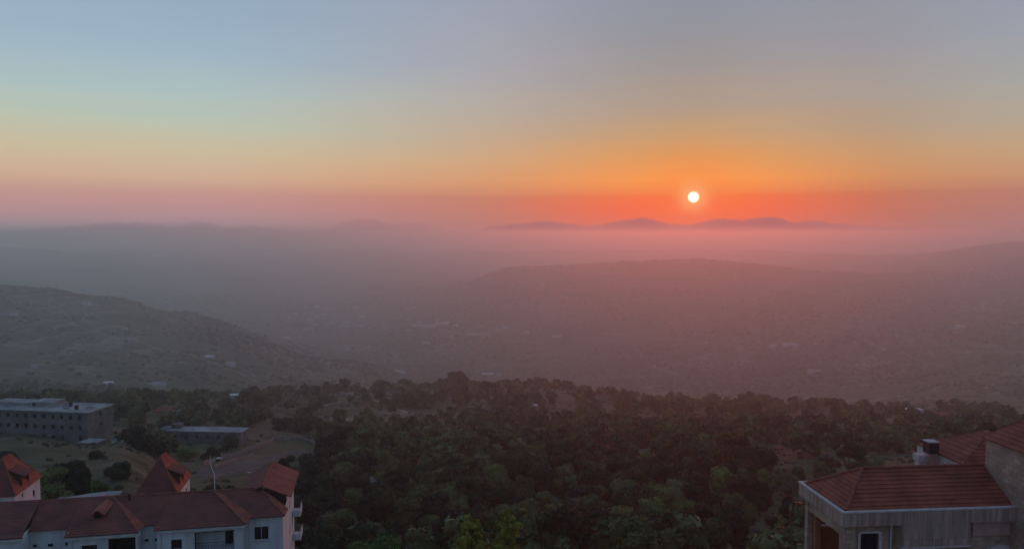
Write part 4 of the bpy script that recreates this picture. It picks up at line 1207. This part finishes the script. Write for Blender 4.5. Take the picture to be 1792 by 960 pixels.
ZONES = [
    (lambda px, py: px < 535 and py > 850, 'by the white apartments'),
    (lambda px, py: px < 535, 'in the dry field'),
    (lambda px, py: px < 760, 'right of the apartments'),
    (lambda px, py: px < 1000, 'in the middle wood'),
    (lambda px, py: px < 1200, 'below the sun'),
    (lambda px, py: px < 1400, 'left of the villa'),
    (lambda px, py: True, 'behind the villa'),
]
LOOK = {'dark': 'dark round tree', 'olive': 'olive green tree', 'grey': 'grey green tree', 'umbrella': 'flat topped tree'}
count = 0; rest = []; wild = []
for i in keep:
    x, y = P_[i]
    if any(abs(x - a * y / b_) < c_ * 1.2 + 2.2 and -24 < y - b_ < c_ for a, b_, c_ in named[:16]) or any(math.hypot(x - a, y - b_) < c_ * .9 for a, b_, c_ in named): continue
    vis = (py_[i] < 985) and (-15 < px_[i] < 1807)
    # behind the apartment building or the villa nothing shows
    if count < 279 and vis and not (px_[i] > 1400 and y < 130) and not (px_[i] < 500 and py_[i] > 868):
        kd = rs.choice(['dark', 'olive', 'grey', 'umbrella'], p=[.46, .36, .12, .06])
        zn = next(q[1] for q in ZONES if q[0](px_[i], py_[i]))
        s = rs.uniform(.6, 1.4) * (1.15 if y < 120 else 1.0)
        T = place_tree(kd, x, y, s, None, group=LOOK[kd] + 's ' + zn)
        row = 'front rows' if y < 92 else ('middle rows' if y < 125 else 'back rows')
        size = 'small' if s < .88 else ('large' if s > 1.08 else 'middling')
        T['label'] = '%s %s %s, %s' % (size, LOOK[kd], zn, row)
        wild.append((T, px_[i]))
        count += 1
    elif py_[i] < 1000: rest.append(i)

# --- everything farther off is one mass of woodland
far_var = []
for lod, (n, leaf, core) in enumerate(((330, .46, True), (150, .75, True), (60, 1.15, False))):
    far_var.append([crown_arrays(rt, 'broad', n, leaf, rt.uniform(5, 6.6), rt.uniform(2.6, 3.2), core) for _ in range(5)])
V4, F4, V3, F3 = [], [], [], []; o4 = 0; o3 = 0
for i in rest:
    x, y = P_[i]; lod = 0 if y < 330 else (1 if y < 560 else 2)
    c = far_var[lod][rs.integers(5)]
    s = rs.uniform(.6, 1.3) ** 1.3 * (1.22 + (y > 500) * .1); a = rs.uniform(0, 6.28); ca, sa = math.cos(a) * s, math.sin(a) * s
    z = Zp[i]
    for src, dst in ((c[0], V4), (c[2], V3)):
        if src is None: continue
        q_ = np.empty_like(src); q_[:, 0] = src[:, 0] * ca - src[:, 1] * sa + x; q_[:, 1] = src[:, 0] * sa + src[:, 1] * ca + y; q_[:, 2] = src[:, 2] * s * .95 + z - .4
        dst.append(q_)
    F4.append(c[1] + o4); o4 += len(c[0])
    if c[2] is not None:
        F3.append((c[3] - len(c[0])) + o3); o3 += len(c[2])
V4 = np.concatenate(V4); F4 = np.concatenate(F4); V3 = np.concatenate(V3); F3 = np.concatenate(F3) + len(V4)
me = mixed_mesh('woodland', V4, F4, V3, F3, leafmats['wood'])
wl = bpy.data.objects.new('woodland', me); COL.objects.link(wl)
tag(wl, 'mass of small trees covering the farther slope up to the crest', 'woodland', kind='stuff')

# --- scrub and small far trees on the hills
cl = []
for lo_, hi_, n_, s0, s1 in ((95, 330, 5200, .35, .9), (330, 900, 9000, .7, 1.9), (900, 2300, 26000, 1.6, 4.2), (2300, 4600, 26000, 3.0, 7.5)):
    a = rs.uniform(-.66, .66, n_); r_ = np.sqrt(rs.uniform(lo_ ** 2, hi_ ** 2, n_))
    x, y = np.sin(a) * r_, np.cos(a) * r_
    cov = vnoise(x / (lo_ * .09), y / (lo_ * .09), 31) * .6 + vnoise(x / (lo_ * .3), y / (lo_ * .3), 32) * .5
    k = rs.uniform(size=n_) < np.clip(.35 + .9 * cov, 0.02, 1)
    if lo_ < 900: k &= np.array([clear_of(xx, yy) and yy > 92 for xx, yy in zip(x, y)])
    x, y, r_ = x[k], y[k], r_[k]
    cl.append((x, y, rs.uniform(s0, s1, len(x))))
sx = np.concatenate([c[0] for c in cl]); sy = np.concatenate([c[1] for c in cl]); ss = np.concatenate([c[2] for c in cl]); sz = height(sx, sy)
ppx, ppy = project(sx, sy, sz)
trk = (ppx > 345) & (ppx < 560) & (ppy > 775) & (ppy < 835)
sx, sy, ss, sz = sx[~trk], sy[~trk], ss[~trk], sz[~trk]
n_ = len(sx)
jit = 1 + rs.normal(size=(n_, len(IV), 1)) * .16
vv = IV[None] * jit * ss[:, None, None] * np.array([1.1, 1.1, .72]) + np.stack([sx, sy, sz + ss * .25], -1)[:, None, :]
ff = IF_[None] + (np.arange(n_) * len(IV))[:, None, None]
sc = np_mesh('scrub', vv.reshape(-1, 3), ff.reshape(-1, 3), leafmats['scrub'])
tag(sc, 'dark scrub and small bushes dotting the hillsides', 'scrub', kind='stuff')

# ------------------------------------------------------------------ far houses
hw = new_mat('pale_house_wall', (0.55, 0.52, 0.50), .9, (.40, .38, .37), .3, 4)
hwg = new_mat('grey_house_wall', (0.34, 0.33, 0.33), .9, (.25, .24, .24), .3, 4)
hb = new_mat('bright_sheet_roof', (0.66, 0.65, 0.64), .6)


HOUSES = []


def far_house(px, py, wpx, label, roof='slab', wall=hw, hgt=None, group=None, rz=None, cat='house', name='house', depth=None, minw=5.0):
    g_ = on_ground(px, py)
    if g_ is None: return
    x, y, z = g_
    W = max(minw, wpx / F_PX * y); D = depth or max(5.0, min(W * .8, 14.0)); Hh = hgt or min(max(3.2, W * .42), 8.0)
    T = thing(name, label, cat, (x, y, z), random.uniform(-.6, .6) if rz is None else rz, group)
    if group: HOUSES.append((T, px))
    b = MB(); hs = [(W * (k + .5) / 3 - .5 + W * .03, W * (k + .5) / 3 + .5 + W * .03, 3 + Hh * .35, 3 + Hh * .7) for k in range(3)]
    b.wall((-W / 2, -D / 2, -3), (1, 0, 0), W, Hh + 3, hs, .3); b.wall((W / 2, -D / 2, -3), (0, 1, 0), D, Hh + 3); b.wall((W / 2, D / 2, -3), (-1, 0, 0), W, Hh + 3); b.wall((-W / 2, D / 2, -3), (0, -1, 0), D, Hh + 3)
    b.build('wall', wall, T)
    r_ = MB()
    if roof == 'tile':
        k = W * .22
        r_.prism([(-W / 2 - .3, -D / 2 - .3, Hh), (W / 2 + .3, -D / 2 - .3, Hh), (W / 2 + .3, 0, Hh + k), (-W / 2 - .3, 0, Hh + k)], .2)
        r_.prism([(W / 2 + .3, D / 2 + .3, Hh), (-W / 2 - .3, D / 2 + .3, Hh), (-W / 2 - .3, .01, Hh + k), (W / 2 + .3, .01, Hh + k)], .2)
        r_.build('roof', M['tile'], T)
    else:
        r_.box(-W / 2 - .3, W / 2 + .3, -D / 2 - .3, D / 2 + .3, Hh + .003, Hh + .3); r_.build('roof', M['slab'] if roof == 'slab' else (M['conc'] if roof == 'conc' else hb), T)
    return T


random.seed(77)
far_house(410, 697, 13, 'small white shed with bright roof on the crest above the smaller concrete block', 'bright', hgt=3)
far_house(366, 627, 14, 'white house shining halfway down the left hillside', 'bright', hgt=4)
far_house(403, 640, 14, 'pale building beside the earth cut on the left hillside', 'slab')
far_house(190, 673, 16, 'long low pale farm building at the foot of the left hill', 'bright', hgt=3.5)
far_house(275, 674, 24, 'row of pale stone sheds at the foot of the left hill', 'slab', hgt=3)
far_house(24, 552, 12, 'white house high on the left hillside near the edge', 'slab')
far_house(150, 534, 14, 'pale house near the top of the left hillside', 'slab')
far_house(230, 598, 12, 'lone grey house on the upper left hillside', 'slab', wall=hwg)
far_house(742, 572, 42, 'long bright hall in the valley village, leftmost of the bright roofs', 'bright', rz=-.1, hgt=7, depth=16)
far_house(775, 568, 26, 'second bright hall in the valley village, next to the long one', 'bright', rz=.3, hgt=8, depth=16)
far_house(838, 586, 40, 'long pale roadside terrace of the valley village', 'slab', rz=-.3, hgt=7)
far_house(798, 572, 8, 'small bright house right of the long bright hall in the valley', 'bright')
far_house(745, 602, 16, 'broad grey roof below the bright halls in the valley', 'slab')
far_house(700, 652, 22, 'long narrow white shed low on the valley side', 'bright', rz=-.6, hgt=4, depth=7)
far_house(853, 656, 20, 'white walled farmstead just behind the wooded crest', 'bright', hgt=4)
far_house(873, 658, 8, 'little white block beside the farmstead behind the crest', 'slab')
far_house(502, 594, 12, 'white house at the mouth of the valley village left of the sunny flats', 'bright')
far_house(540, 578, 16, 'pale house on the valley slope below the far village', 'slab')
far_house(604, 572, 18, 'wide pale house above the valley floor road', 'slab')
far_house(720, 540, 18, 'grey building on the upper road of the valley village', 'slab')
far_house(490, 513, 12, 'faint pale house deep in the haze on the left', 'slab')
far_house(975, 590, 18, 'pale hall alone on the foot of the right hill', 'slab')
far_house(1384, 606, 26, 'bright building halfway down the middle of the right hill', 'bright')
far_house(1352, 608, 12, 'small house left of the bright building on the right hill', 'slab')
far_house(1424, 653, 20, 'pale low building near the foot of the right hill', 'slab')
far_house(1590, 722, 14, 'white block on the terrace above the villa chimney, left of its pair', 'bright', hgt=3)
far_house(1606, 723, 12, 'white block on the terrace above the villa chimney, right of its pair', 'bright', hgt=3)
far_house(1640, 733, 22, 'reddish brown house right of the white blocks above the villa', 'tile', wall=M['pinkish'], hgt=3)
far_house(1680, 574, 16, 'bright roofed house on the upper right hill', 'bright')
far_house(935, 716, 7, 'tiny white hut among the trees below the crest', 'bright', hgt=3, minw=3)
far_house(212, 722, 16, 'earth coloured house behind the dark tree between the concrete blocks', 'tile', wall=M['pinkish'], hgt=3)
far_house(290, 727, 26, 'low red roofed house above the left end of the smaller concrete block', 'tile', wall=M['pinkish'], hgt=2.8)
far_house(325, 728, 24, 'low pale roofed house above the smaller concrete block', 'slab', hgt=2.8)
far_house(660, 862, 20, 'dusky pink stone hut half hidden among the trees right of the apartments', 'conc', wall=M['pinkish'], hgt=3.5, minw=3)
far_house(1135, 856, 12, 'grey stone hut half buried in the wood below the sun', 'conc', wall=hwg, hgt=4.2, minw=3)
clusters = [(560, 560, 90, 26, 20, 'small pale house of the village strewn across the valley mouth', 'village houses across the valley mouth'),
            (820, 580, 120, 22, 16, 'small pale house around the bright halls on the valley floor', 'village houses on the valley floor'),
            (1730, 520, 70, 34, 20, 'small pale house of the hillside town at the right edge', 'town houses on the right hill'),
            (1480, 600, 200, 60, 14, 'scattered pale house on the face of the right hill', 'scattered houses on the right hill'),
            (180, 600, 170, 50, 6, 'scattered pale house on the left hillside', 'scattered houses on the left hill'),
            (560, 495, 160, 22, 16, 'faint small house in the hazy plain beyond the valley', 'faint houses in the far plain')]
for cx_, cy_, wx_, wy_, n_, lb, gp in clusters:
    for k in range(n_):
        big = 1.6 if cx_ in (820, 560) else 1.0
        far_house(cx_ + random.gauss(0, .5) * wx_, cy_ + random.gauss(0, .5) * wy_, random.uniform(3, 7) * big, lb, 'conc' if random.random() < .6 / big ** 2 else ('slab' if big == 1 else 'bright'), wall=hw if random.random() < .4 else hwg, group=gp, minw=9)
ORD = ['leftmost', 'second from left', 'third from left', 'fourth from left', 'fifth from left', 'sixth from left', 'seventh from left', 'eighth from left', 'ninth from left', 'tenth from left',
       'eleventh from left', 'twelfth from left', 'thirteenth from left', 'fourteenth from left']
sets = {}
for T, p in wild + HOUSES: sets.setdefault(T['label'], []).append((p, T))
for lb, q in sets.items():
    q.sort(key=lambda e: e[0])
    if 1 < len(q):
        for k, (p, T) in enumerate(q):
            if len(q) <= 14: T['label'] = lb + ', ' + ORD[k]
            else:
                m_ = len(q) - 1 - k
                if k < 10: T['label'] = lb + ', ' + ORD[k]
                elif m_ < 10: T['label'] = lb + ', ' + ORD[m_].replace('leftmost', 'rightmost').replace('left', 'right')
print('trees', count, 'rest', len(rest), 'woodfaces', len(F4) + len(F3), 'scrub', n_)
